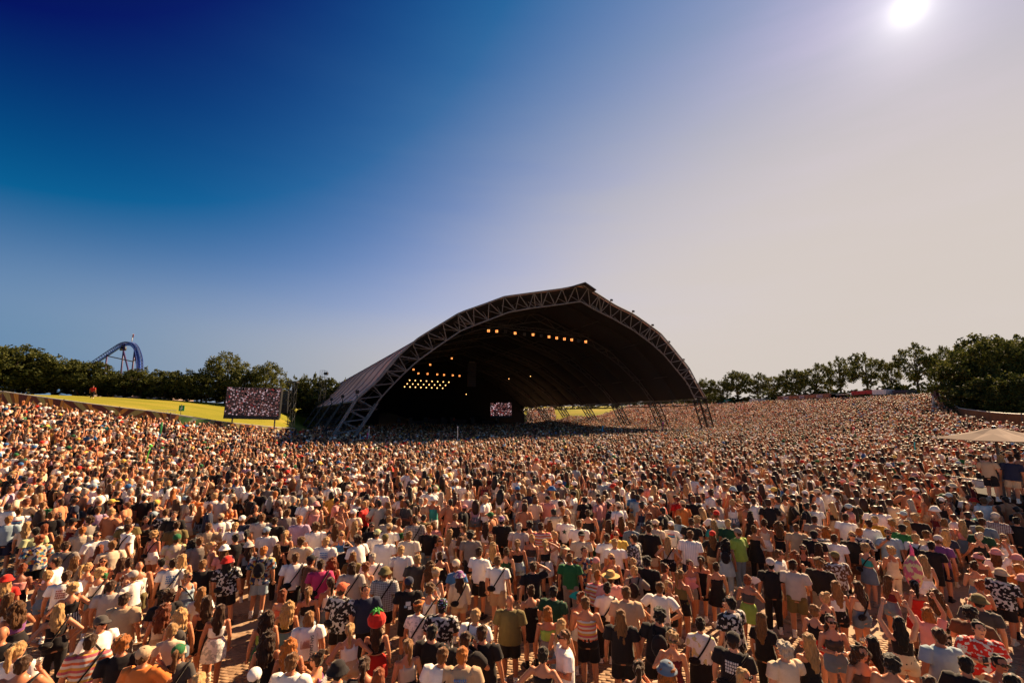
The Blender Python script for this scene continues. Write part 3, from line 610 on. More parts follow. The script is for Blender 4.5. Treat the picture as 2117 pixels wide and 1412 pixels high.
# ------------------------------------------------------------------ rollercoaster beyond the trees
YC = 172.0
def cp(px, py, Y=YC): return at_y(px, py, Y)
co = empty('rollercoaster', tuple(on_ground(255, YC))); tag(co, 'blue rollercoaster crest with purple supports rising behind the trees', 'rollercoaster'); CO = np.array(co.location)
M_blue = pmat('blue_track', (.03, .10, .5), .45, var=.15); M_purple = pmat('purple_support', (.05, .025, .09), .5); M_navy = pmat('navy_track', (.02, .05, .22), .5)
ctrl = [(150, 778, 178), (197, 747, 176), (225, 728, 174), (246, 714, 173), (256, 709, 172), (266, 707, 171), (274, 709, 169), (281, 717, 166), (286, 730, 162), (289, 744, 158), (289, 762, 154), (286, 782, 151)]
ctrl = np.array([cp(x, y, Y) for x, y, Y in ctrl]); u = np.linspace(0, len(ctrl) - 1, 64)
path = np.stack([np.interp(u, np.arange(len(ctrl)), ctrl[:, k]) for k in range(3)], 1)
for _ in range(4): path[1:-1] = (path[:-2] + 2 * path[1:-1] + path[2:]) / 4
tan = np.gradient(path, axis=0); tan /= np.linalg.norm(tan, axis=1)[:, None]
sidev = np.cross(tan, (0, 0, 1)); bad = np.linalg.norm(sidev, axis=1) < .2; sidev[bad] = (0.4, -.9, 0); sidev = sidev / np.linalg.norm(sidev, axis=1)[:, None]
for _ in range(10): sidev[1:-1] = (sidev[:-2] + 2 * sidev[1:-1] + sidev[2:]) / 4
upv = np.cross(sidev, tan)
def cpart(mb, name, mat, parent=None): mb.v = [tuple(np.array(q) - CO) for q in mb.v]; return mb.build(name, mat, parent or co, True)
m = MB(); m.tube(path - upv * .74, [.32] * 64, 8); spine = cpart(m, 'track_spine', M_blue)
for sg in (-1, 1):
    m = MB(); m.tube(path + sidev * sg * .68, [.11] * 64, 6); cpart(m, 'rail', M_navy, spine)
for k in range(0, 64, 1):
    m = MB(); m.bar(path[k] + sidev[k] * .68, path[k] - upv[k] * .68, .09, 4); m.bar(path[k] - sidev[k] * .68, path[k] - upv[k] * .68, .09, 4); m.bar(path[k] + sidev[k] * .68, path[k] - sidev[k] * .68, .1, 4); cpart(m, 'tie', M_navy, spine)
def gpt(px, Y): return on_ground(px, Y)
for (a_, b_) in [((221.5, 733, 173), (213, 800, 173)), ((220, 752, 173), (232, 805, 171)), ((257, 712, 171), (248, 790, 171)), ((255.5, 727, 171), (269, 780, 170)), ((279, 722, 165), (271, 785, 165)), ((278.5, 730, 165), (288, 780, 164))]:
    A_, B_ = cp(*a_), cp(*b_); dr = (B_ - A_) / np.linalg.norm(B_ - A_); ext = (B_[2] - gz(B_[0], B_[1])) / max(.2, -dr[2]); m = MB(); m.bar(A_, B_ + dr * ext, .22, 8); cpart(m, 'support_column', M_purple)
m = MB(); m.bar(cp(222, 736, 173), cp(274.5, 747.5, 165), .16, 6); m.bar(cp(274.5, 747.5, 165), cp(283, 741, 162), .14, 6); cpart(m, 'cross_brace', M_darksteel)
m = MB(); q = cp(272.5, 707, 169); m.bar(q, q + np.array([0, 0, 2.4]), .1, 6); cpart(m, 'flag_pole', M_white); m = MB(); m.box(q + np.array([.2, 0, 1.8]), (.3, .05, 1.1)); cpart(m, 'flag', pmat('flag_red', (.4, .08, .06), .7))
m = MB(); m.box(cp(254.5, 721, 171.3), (1.6, .5, 1.1)); m.box(cp(254, 717, 171.3), (.75, .5, 1.0)); cpart(m, 'service_platform', M_darksteel)
# sheds behind the left trees
for px, y0, y1, wp, col, lab in [(160, 812, 818, 34, (.32, .27, .24), 'long low pale shed with red trim behind the trees'), (235, 803, 818, 60, (.36, .27, .24), 'broad pinkish shed roof glimpsed under the trees'), (318, 803, 816, 70, (.40, .28, .24), 'wide pink-grey hall glimpsed between the tree trunks')]:
    Yh = 150; A_, B_ = at_y(px - wp / 2, y1, Yh), at_y(px + wp / 2, y0, Yh); p = on_ground(px, Yh); e = empty('shed', tuple(p)); tag(e, lab, 'shed', 'sheds behind the trees'); wd_ = B_[0] - A_[0]; h_ = B_[2] - p[2]
    m = MB(); m.box((0, 4, h_ * .4), (wd_, 8, h_ * .8)); m.build('wall', pmat('shed_wall_%d' % px, col, .8, var=.15), e)
    m = MB(); m.add([(-wd_ / 2 - .3, -.3, h_ * .8), (wd_ / 2 + .3, -.3, h_ * .8), (wd_ / 2 + .3, 4, h_ * 1.15), (-wd_ / 2 - .3, 4, h_ * 1.15), (wd_ / 2 + .3, 8.3, h_ * .8), (-wd_ / 2 - .3, 8.3, h_ * .8)], [(0, 1, 2, 3), (3, 2, 4, 5)]); m.build('roof', pmat('shed_roof', (.42, .33, .30), .6, var=.2), e)
    m = MB(); m.box((0, -.1, h_ * .8), (wd_ + .5, .3, .35)); m.build('trim', pmat('red_trim', (.35, .04, .03), .6), e)

# ------------------------------------------------------------------ trees
def leaf_mat(name, c0, c1, c2):
    m = bpy.data.materials.new(name); m.use_nodes = True; t = m.node_tree; b = t.nodes['Principled BSDF']; b.inputs['Roughness'].default_value = .75; b.inputs['Specular IOR Level'].default_value = .15
    geo = t.nodes.new('ShaderNodeNewGeometry'); r = ramp(t, [(0, c0), (.55, c1), (1, c2)]); t.links.new(geo.outputs['Random Per Island'], r.inputs[0]); t.links.new(r.outputs[0], b.inputs['Base Color'])
    tr_ = t.nodes.new('ShaderNodeBsdfTranslucent'); t.links.new(r.outputs[0], tr_.inputs[0]); mx = t.nodes.new('ShaderNodeMixShader'); mx.inputs[0].default_value = .3
    o = t.nodes['Material Output']; t.links.new(b.outputs[0], mx.inputs[1]); t.links.new(tr_.outputs[0], mx.inputs[2]); t.links.new(mx.outputs[0], o.inputs[0]); return m
M_leaf = {'dark': leaf_mat('oak_leaves', (.032, .042, .011), (.062, .072, .017), (.15, .145, .034)),
          'olive': leaf_mat('olive_leaves', (.05, .06, .013), (.10, .105, .022), (.19, .175, .038)),
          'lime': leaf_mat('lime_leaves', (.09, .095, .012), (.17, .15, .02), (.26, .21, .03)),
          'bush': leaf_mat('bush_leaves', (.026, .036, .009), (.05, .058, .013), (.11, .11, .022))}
def crown_mesh(seed, nclump, per, size, shape, kind, name='crown', radii=(1, 1, 1), gap=.0, lift=.12):
    """unit crown: x,y in -1..1, z 0..1; clumps of small folded leaf faces at branch ends"""
    g = np.random.default_rng(seed); C_ = []
    while len(C_) < nclump:
        q = g.uniform(-1, 1, 3); rr = np.linalg.norm(q)
        if rr > 1 or rr < .28: continue
        z = (q[2] + 1) / 2; wmax = {'round': math.sqrt(max(0, 1 - (2 * z - 1) ** 2)) ** .6, 'oval': (math.sin(math.pi * min(1, z * .93 + .07)) ** .7), 'cone': (1 - z) ** .6 + .15}[shape]
        if np.hypot(q[0], q[1]) > wmax: continue
        if mnoise.noise(Vector(q * 1.9 + seed * 3.1)) < gap - .25: continue
        C_.append((q[0], q[1], z))
    C_ = np.array(C_); V = []
    rad = g.uniform(.07, .17, len(C_))
    n = nclump * per; ci_ = np.repeat(np.arange(len(C_)), per); d = g.normal(size=(n, 3)); d /= np.linalg.norm(d, axis=1)[:, None]; d *= (g.uniform(0, 1, n) ** .45)[:, None]
    P = C_[ci_] + d * (rad[ci_][:, None]) * np.array([1, 1, .55])
    P[:, 2] += (g.uniform(0, 1, n) < .04) * g.uniform(0, .06, n)
    u_ = g.normal(size=(n, 3)); u_ /= np.linalg.norm(u_, axis=1)[:, None]; w2 = np.cross(u_, g.normal(size=(n, 3))); w2 /= np.linalg.norm(w2, axis=1)[:, None]
    sz = size * g.uniform(.55, 1.3, n)[:, None]; zs = np.array([1, 1, .55])
    A_ = P + u_ * sz * zs; B_ = P + w2 * sz * .55 * zs; D_ = P - u_ * sz * zs; E_ = P - w2 * sz * .55 * zs
    V = np.stack([A_, B_, D_, E_], 1).reshape(-1, 3); Fq = np.arange(n * 4).reshape(n, 4)
    me = fast_mesh(name, V, Fq); me.materials.append(M_leaf[kind]); return me, C_
def trunk_mesh(seed, C_, base_r=.05, fork=.28):
    g = np.random.default_rng(seed + 50); m = MB(); m.tube([(0, 0, -.35), (.01, 0, -.1), (.0, .01, fork), (.02, .01, .55), (.0, 0, .8)], [base_r * 1.35, base_r, base_r * .75, base_r * .4, base_r * .12], 7)
    idx = g.choice(len(C_), min(len(C_), 26), replace=False)
    for k in idx:
        c = C_[k]; z0 = g.uniform(.02, .45); a_ = np.array([0, 0, z0 * .9]); mid = a_ * .5 + c * .5 + g.normal(size=3) * .05; mid[2] = min(mid[2], (z0 + c[2]) / 2 + .02)
        m.tube([a_, mid, c], [base_r * .38, base_r * .22, base_r * .06], 5)
    me = m.mesh('trunk', [M_bark], True); return me
PROTO = {}
def proto(key, *a, **k):
    if key not in PROTO:
        cm, cc = crown_mesh(*a, **k); PROTO[key] = (cm, trunk_mesh(a[0], cc))
    return PROTO[key]
def tree(key, px, ytop, wpx, Y, label, name='tree', group=None, crown_base=.22, zbase=None, cat='tree'):
    p = on_ground(px, Y) if zbase is None else np.array([*pxY(px, Y), zbase]); ztop = at_y(px, ytop, Y)[2]; H_ = ztop - p[2]; w_ = wpx / F_PX * Y * UNIT / 2
    cm, tm = PROTO[key]; e = empty(name, tuple(p)); e.rotation_euler = (0, 0, rng.uniform(0, 6.28)); tag(e, label, cat, group)
    c = link('crown', cm, e, (0, 0, H_ * crown_base)); c.scale = (w_, w_, H_ * (1 - crown_base) * .97); tk = link('trunk', tm, e, (0, 0, H_ * crown_base)); tk.scale = (w_, w_, H_ * (1 - crown_base))
    if crown_base * H_ > .3 * H_ * (1 - crown_base):     # stem down to the ground
        m = MB(); r0 = .05 * w_; m.tube([(0, 0, -.4), (0, 0, H_ * crown_base)], [r0 * 1.5, r0 * 1.25], 8); m.build('stem', M_bark, e, True)
    return e
proto('oak1', 11, 260, 30, .05, 'round', 'dark', gap=.05); proto('oak2', 12, 220, 30, .052, 'round', 'dark', gap=.12); proto('oak3', 13, 260, 30, .05, 'oval', 'dark', gap=.04)
proto('open1', 21, 190, 26, .048, 'oval', 'dark', gap=.24); proto('open2', 22, 210, 26, .047, 'round', 'dark', gap=.2); proto('open3', 23, 170, 26, .05, 'oval', 'olive', gap=.22)
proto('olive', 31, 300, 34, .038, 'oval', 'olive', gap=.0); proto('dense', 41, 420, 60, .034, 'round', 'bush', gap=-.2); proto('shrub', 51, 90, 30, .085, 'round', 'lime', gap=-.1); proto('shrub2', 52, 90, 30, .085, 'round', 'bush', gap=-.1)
LT = [(-45, 700, 120, 88, 'oak1'), (18, 706, 118, 90, 'oak2'), (62, 722, 92, 92, 'oak3'), (103, 726, 96, 94, 'oak1'), (150, 739, 84, 96, 'oak2'), (186, 737, 76, 97, 'oak3'), (214, 765, 60, 99, 'oak2'),
      (252, 764, 62, 100, 'oak2'), (287, 752, 82, 100, 'oak1'), (338, 757, 80, 102, 'oak3'), (383, 756, 78, 103, 'oak1'), (424, 766, 64, 104, 'oak2')]
tn = ['at the very edge of the row', 'first tall one from the picture edge', 'second from the edge', 'third from the edge', 'fourth from the edge', 'beside the coaster ramp', 'short one under the coaster ramp', 'under the coaster crest', 'with rounded top beside the coaster drop', 'next after the coaster', 'halfway between coaster and screen', 'just before the tall olive tree']
for (px, yt, w_, Y, k), d in zip(LT, tn): tree(k, px, yt + 7, w_ * 1.15, Y, f'dark oak tree in the bank row, {d}', 'oak_tree', 'trees on the grassy bank', .1)
tree('olive', 463, 724, 94, 108, 'tall olive-green tree rising behind the video screen', 'poplar_tree', None, .1)
tree('olive', 545, 744, 88, 110, 'broad rounded olive tree above the video screen', 'maple_tree', None, .08)
tree('oak2', 502, 762, 70, 106, 'dark low tree between the two olive trees', 'oak_tree', 'trees on the grassy bank', .08)
for px, yt, w_, d in [(608, 777, 52, 'behind the delay tower'), (640, 771, 62, 'between delay tower and scaffold mast'), (678, 776, 60, 'behind the scaffold mast'), (712, 784, 50, 'half hidden by the mauve canopy')]:
    tree('oak3' if px % 4 else 'oak1', px, yt, w_ * 1.1, 122, f'dark leafy tree {d}', 'oak_tree', 'trees beside the tent', .08)
RT = [(1462, 781, 50, 162, 'oak1', 'dark tree tucked behind the tent leg'), (1493, 787, 46, 160, 'open1', 'small airy tree beside the tent leg'), (1527, 766, 66, 156, 'oak2', 'rounded dark tree above the green kiosk'), (1569, 769, 56, 152, 'open2', 'tree behind the pale container roof'),
      (1606, 773, 48, 148, 'open3', 'thin low tree before the long sign stand'), (1642, 760, 58, 144, 'oak3', 'dark tree over the start of the sign stand'), (1693, 750, 72, 138, 'open2', 'broad dark tree over the sign stand end'), (1743, 736, 60, 130, 'open1', 'airy slender tree between sign stand and red stand'),
      (1799, 726, 74, 122, 'open2', 'large dark tree directly behind the red stand'), (1851, 743, 44, 116, 'open3', 'small see-through tree behind the white container'), (1905, 708, 84, 110, 'open1', 'tall spreading see-through tree before the big bush'), (1958, 714, 60, 104, 'open2', 'dark tree partly behind the big bush')]
for px, yt, w_, Y, k, l in RT: tree(k, px, yt, w_ * 1.0, Y, l, 'oak_tree', 'trees on the far rim', .30)
tree('dense', 2054, 700, 178, 71, 'huge dense dark green bush rising behind the board fence', 'giant_bush', None, .0, zbase=FLOOR + 2.2, cat='bush')
tree('dense', 2150, 706, 190, 69, 'second dense dark bush at the picture edge behind the fence', 'giant_bush', None, .0, zbase=FLOOR + 2.2, cat='bush')
tree('oak2', 2052, 690, 130, 80, 'spiky tree top poking over the huge dense bush', 'oak_tree', None, .1); tree('oak1', 2112, 692, 110, 82, 'dark tree top above the second dense bush', 'oak_tree', None, .1)
tree('dense', 2080, 770, 170, 64, 'low dark undergrowth bush right behind the board fence', 'undergrowth_bush', None, .0, zbase=FLOOR + 2.2, cat='bush')
k = 0
for px in range(1470, 1945, 30):
    Y = np.interp(px, [1470, 1600, 1700, 1800, 1945], [150, 139, 130, 116, 99]) + rng.uniform(0, 4); yt = np.interp(px, [1470, 1700, 1945], [818, 803, 790]) + rng.uniform(-6, 6)
    tree('shrub' if (k % 3 != 1 and px > 1590) else 'shrub2', px, yt, rng.uniform(44, 60), Y, f"{'yellow-green' if (k % 3 != 1 and px > 1590) else 'dark green'} shrub in the rim hedge, {['', 'second ', 'third ', 'fourth ', 'fifth ', 'sixth ', 'seventh ', 'eighth ', 'ninth ', 'tenth ', 'eleventh ', 'twelfth ', 'thirteenth ', 'fourteenth ', 'fifteenth ', 'sixteenth '][k] or 'first '}from the tent", 'shrub', 'shrubs along the rim', .0, cat='shrub'); k += 1
for j, px in enumerate(range(-20, 720, 62)):
    Y = np.interp(px, [0, 350, 700], [97, 106, 124]); yt = np.interp(px, [0, 350, 700], [782, 798, 812])
    tree('shrub2', px, yt, 96, Y, f'dark understorey shrub below the bank trees, {ORD[j]} from the picture edge', 'shrub', 'understorey of the bank', .0, cat='shrub')
for j, px in enumerate(range(1100, 1490, 42)):
    Y = np.interp(px, [1100, 1300, 1480], [222, 205, 172]); tree(['oak1', 'oak3', 'oak2'][j % 3], px, 808 + (j * 7) % 11, 64, Y, f'dark tree seen under the tent eave between the legs, {ORD[j]} from the stage', 'oak_tree', 'trees seen through the tent', .02)
# ------------------------------------------------------------------ stands on the far rim
def stand(px0, px1, y0, y1, Y, label, col, name='food_stand', awning=None, ends=None):
    pc = (px0 + px1) / 2; Ya = Y if np.isscalar(Y) else Y[0]; Yb = Y if np.isscalar(Y) else Y[1]
    A_ = at_y(px0, (y0 if np.isscalar(y0) else y0[0]), Ya); B_ = at_y(px1, (y0 if np.isscalar(y0) else y0[1]), Yb); hh = (y1 - (y0 if np.isscalar(y0) else y0[0])) / F_PX * Ya
    g = gz((A_[0] + B_[0]) / 2, (A_[1] + B_[1]) / 2); c = (A_ + B_) / 2; o = np.array([c[0], c[1], g]); d = B_ - A_; wl = np.hypot(d[0], d[1]); e = empty(name, tuple(o), math.atan2(d[1], d[0])); tag(e, label, 'stand'); H_ = c[2] - g; tilt = d[2]
    def bx_(n, x0, x1, y0_, y1_, z0, z1, mat):
        V = []
        for z in (z0, z1):
            for yy in (y0_, y1_):
                for x in (x0, x1): V.append((x, yy, z + tilt * x / wl))
        m = MB(); m.add(V, [(0, 2, 3, 1), (4, 5, 7, 6), (0, 1, 5, 4), (2, 6, 7, 3), (0, 4, 6, 2), (1, 3, 7, 5)]); return m.build(n, mat, e)
    cm = pmat('stand_' + name + '_%d' % px0, col, .6, var=.15)
    n = max(1, int(wl / 2.4))
    bx_('roof', -wl / 2 - .3, wl / 2 + .3, -1.2, 3, H_, H_ + .12, M_rail); bx_('fascia', -wl / 2 - .3, wl / 2 + .3, -1.26, -1.2, H_ - hh, H_ + .1, cm); bx_('back_wall', -wl / 2, wl / 2, 2.8, 2.95, -1, H_, M_blackbox); bx_('counter', -wl / 2, wl / 2, -.6, -.2, -1, 1.1, M_blackbox)
    for k in range(n + 1):
        x = -wl / 2 + wl * k / n; bx_('post', x - .06, x + .06, -1.1, -.98, -1, H_, M_darksteel)
    return e, wl, H_, hh, bx_
e, wl, H_, hh, bx_ = stand(1617, 1722, (820.5, 814.5), 826.5, (134, 121), 'long drinks stand with brown fascia and pale sign boards on the rim', (.16, .07, .05), 'drinks_stand')
for f0, f1 in [(-.40, -.29), (-.06, .03), (.27, .38)]:
    bx_('sign_board', wl * f0, wl * f1, -1.33, -1.27, H_ - hh * .7, H_ - hh * .1, pmat('pale_sign', (.52, .46, .46), .6)); 
    for j in range(5): bx_('letter', wl * f0 + (f1 - f0) * wl * (j * .18 + .1), wl * f0 + (f1 - f0) * wl * (j * .18 + .22), -1.36, -1.335, H_ - hh * .6, H_ - hh * .22, pmat('sign_letter', (.10, .05, .12), .6))
for f0, f1 in [(-.27, -.2), (-.19, -.1), (.06, .12), (.14, .24), (.4, .49)]: bx_('sign_board', wl * f0, wl * f1, -1.33, -1.27, H_ - hh * .75, H_ - hh * .15, pmat('brown_sign', (.30, .12, .06), .6))
e, wl, H_, hh, bx_ = stand(1774, 1816, (810, 807.5), 815, (112, 107), 'stand with bright red fascia roof on the right rim', (.32, .03, .03), 'red_stand')
m = MB(); m.tube([(wl / 2 + 1.3, 0, H_ - .5), (wl / 2 + 1.3, 0, H_ - .38), (wl / 2 + 1.3, 0, H_ + .08)], [1.1, 1.0, .06], 8); m.build('tent_roof', M_white, e)
stand(1753, 1772, 815.5, 817.5, 114, 'low stand with flat pale roof beside the red stand', (.32, .33, .36), 'pale_stand')
for px0, px1, y0, y1, Y, col, lab, nm in [(1497, 1513, 826.5, 831, 146, (.0, .38, .27), 'small turquoise kiosk at the tent end of the rim', 'green_kiosk'), (1563, 1606, 825, 831, 139, (.42, .42, .40), 'long pale grey container roof on the rim', 'grey_container'), (1834, 1857, 805, 815, 104, (.55, .55, .57), 'white box container on the rim beside yellow shrubs', 'white_container'), (1877, 1904, 806, 810.5, 100, (.012, .018, .05), 'flat dark blue canopy on the rim', 'blue_canopy')]:
    p = on_ground((px0 + px1) / 2, Y); A_, B_ = at_y(px0, y1, Y), at_y(px1, y0, Y); wd_ = B_[0] - A_[0]; zt, zb = B_[2] - p[2], A_[2] - p[2]; e = empty(nm, tuple(p), .25); tag(e, lab, 'container' if 'cont' in nm else 'kiosk')
    m = MB(); m.box((0, 1.2, (zt + zb) / 2), (wd_, 2.4, zt - zb)); m.build('body', pmat('paint_' + nm, col, .5, var=.1), e); m = MB(); m.box((0, 1.2, (zb - 1) / 2), (wd_ * .96, 2.2, zb + 1)); m.build('base', M_blackbox, e)
    m = MB(); m.box((0, -.03, (zt + zb) / 2), (wd_ * .5, .04, (zt - zb) * .45)); m.build('sign_board', pmat('pale_sign', (.52, .46, .46), .6) if 'blue' not in nm else M_blackbox, e)
# dark red booth at the corner of the fence
p = on_ground(1966, 80); e = empty('dark_booth', tuple(p), -.5); tag(e, 'dark red booth with pale edge at the fence corner by the bush', 'booth'); zt = at_y(1966, 798, 80)[2] - p[2]
m = MB(); m.box((0, 1, zt / 2 - .5), (2.6, 2, zt + 1)); m.build('wall', pmat('booth_red', (.05, .012, .016), .6), e); m = MB(); m.box((0, -.05, zt * .6), (1.4, .06, zt * .6)); m.build('panel', pmat('booth_panel', (.10, .02, .03), .6), e); m = MB(); m.box((0, .6, zt + .06), (3.0, 3, .12)); m.build('roof', M_darksteel, e)
p = on_ground(1948, 78); e = empty('pale_pole', tuple(p)); tag(e, 'thin pale upright pole in front of the dark red booth', 'pole'); m = MB(); m.bar((0, 0, -.5), (0, 0, 3.2), .07, 6); m.bar((0, 0, -.5), (0, 0, .1), .14, 6); m.build('shaft', M_rail, e); m = MB(); m.ell((0, 0, 3.25), .11, 8, 6); m.build('cap', M_rail, e)
p = on_ground(1955, 72); e = empty('ticket_counter', tuple(p), -.4); tag(e, 'low counter with orange top and pale post below the booth', 'counter'); m = MB(); m.box((0, 0, .5), (2.6, .7, 1.9)); m.build('body', M_brownpanel, e); m = MB(); m.box((0, 0, 1.5), (2.8, .9, .1)); m.build('top', pmat('orange_top', (.4, .2, .06), .6), e); m = MB(); m.bar((-1.2, -.4, -.4), (-1.2, -.4, 2.4), .12, 6); m.build('post', M_rail, e)

# ------------------------------------------------------------------ parasol and viewing platform
YP = 20.0; YU = YP / UNIT
pp = at_y(2062, 900, YU); pl = empty('viewing_platform', (pp[0] + 3.2, YP + .2, 0.6)); tag(pl, 'raised dark platform with railing under the beige parasol', 'platform'); PZ = 1.65
m = MB(); m.box((0, 0, PZ - .1), (7.4, 4.2, .2)); m.build('deck', pmat('dark_ply', (.03, .022, .018), .95, var=.2), pl)
for sx in (-3.5, 0, 3.5):
    for sy in (-1.9, 1.9): m = MB(); m.bar((sx, sy, -.5), (sx, sy, PZ - .2), .06, 6); m.build('leg', M_darksteel, pl)
m = MB(); m.box((0, -2.0, .6), (7.2, .05, 1.8)); m.build('front_skirt', M_black, pl); m = MB(); m.box((-3.62, 0, .6), (.05, 4.0, 1.8)); m.build('side_skirt', M_black, pl)
for z in (.55, 1.1):
    m = MB(); m.bar((-3.6, -2.02, PZ + z), (3.6, -2.02, PZ + z), .028, 6); m.bar((-3.6, -2.02, PZ + z), (-3.6, 2.02, PZ + z), .028, 6); m.build('rail', M_darksteel, pl)
for sx in np.linspace(-3.6, 3.6, 5): m = MB(); m.bar((sx, -2.02, PZ), (sx, -2.02, PZ + 1.1), .026, 6); m.build('rail_post', M_darksteel, pl)
m = MB(); m.box((-1.5, .9, PZ + .95), (1.1, .6, .05)); [m.bar((-1.5 + a, .9, PZ), (-1.5 + a, .9, PZ + .92), .03, 6) for a in (-.45, .45)]; m.build('bar_table', M_black, pl)
M_paras = pmat('beige_parasol', (.19, .118, .09), .9, var=.08, scale=2)
pz = at_y(2062, 908, YU)[2]; ap = at_y(2050, 880, YU); pa_ = empty('parasol', (pp[0] + .02, YP + .1, PZ + .6)); tag(pa_, 'big square beige parasol open above the platform', 'parasol')
hw = 1.42; ez = pz - PZ - .6; az_ = ez + .52; rot = R(12)
cor = [(hw * 1.18 * math.cos(rot + k * math.pi / 2 + math.pi / 4) * 1.2, hw * 1.18 * math.sin(rot + k * math.pi / 2 + math.pi / 4) * 1.2, ez) for k in range(4)]
for k in range(4):
    a_, b_ = np.array(cor[k]), np.array(cor[(k + 1) % 4]); md = (a_ + b_) / 2 * .985; tip = np.array([0, 0, az_])
    for q, w2 in ((a_, md), (md, b_)):
        m = MB(); mid = (q + w2) / 2 * np.array([1, 1, 0]) * .5 + np.array([0, 0, ez + .26]); V = [q, w2, mid, tip, q * .5 + tip * .5 - (0, 0, .03), w2 * .5 + tip * .5 - (0, 0, .03)]
        m.add(V, [(0, 1, 2), (0, 2, 4), (1, 5, 2), (4, 2, 3), (2, 5, 3)]); m.add([v - np.array([0, 0, .02]) for v in V], [(2, 1, 0), (4, 2, 0), (2, 5, 1), (3, 2, 4), (3, 5, 2)])
        m.build('canopy_panel', M_paras, pa_)
    m = MB(); m.bar(a_ - (0, 0, .03), (0, 0, az_ - .06), .018, 5); m.build('rib', M_darksteel, pa_)
m = MB(); m.tube([(0, 0, 0), (0, 0, az_ - .05)], [.045, .04], 8); m.build('pole', M_darksteel, pa_); m = MB(); m.ell((0, 0, az_ + .02), (.1, .1, .03), 10, 6); m.build('vent_cap', M_darksteel, pa_)
# second thin pole beside it
e = empty('lamp_pole', (pp[0] + .28, YP + .4, PZ + .6)); tag(e, 'thin black upright next to the parasol pole on the platform', 'pole'); m = MB(); m.tube([(0, 0, 0), (0, 0, ez + .2)], [.03, .025], 6); m.build('shaft', M_darksteel, e); m = MB(); m.box((0, 0, .01), (.4, .4, .03)); m.build('foot_plate', M_darksteel, e)

# ------------------------------------------------------------------ paving bricks in the gaps of the near crowd
def brick_mat():
    m = bpy.data.materials.new('clay_paver'); m.use_nodes = True; t = m.node_tree; b = t.nodes['Principled BSDF']; b.inputs['Roughness'].default_value = .85
    g = t.nodes.new('ShaderNodeNewGeometry'); n = t.nodes.new('ShaderNodeTexNoise'); n.inputs['Scale'].default_value = .9; n.inputs['Detail'].default_value = 7; t.links.new(g.outputs['Position'], n.inputs['Vector'])
    v = t.nodes.new('ShaderNodeTexVoronoi'); v.inputs['Scale'].default_value = 6.5; t.links.new(g.outputs['Position'], v.inputs['Vector'])
    s_ = t.nodes.new('ShaderNodeSeparateColor'); t.links.new(v.outputs['Color'], s_.inputs[0])
    f = math_node(t, 'ADD', math_node(t, 'MULTIPLY', n.outputs[0], .7), math_node(t, 'MULTIPLY', s_.outputs[0], .3))
    r = ramp(t, [(.25, (.19, .105, .052)), (.5, (.30, .17, .085)), (.75, (.40, .24, .125))]); t.links.new(f, r.inputs[0]); t.links.new(r.outputs[0], b.inputs['Base Color']); return m
M_brick = brick_mat()
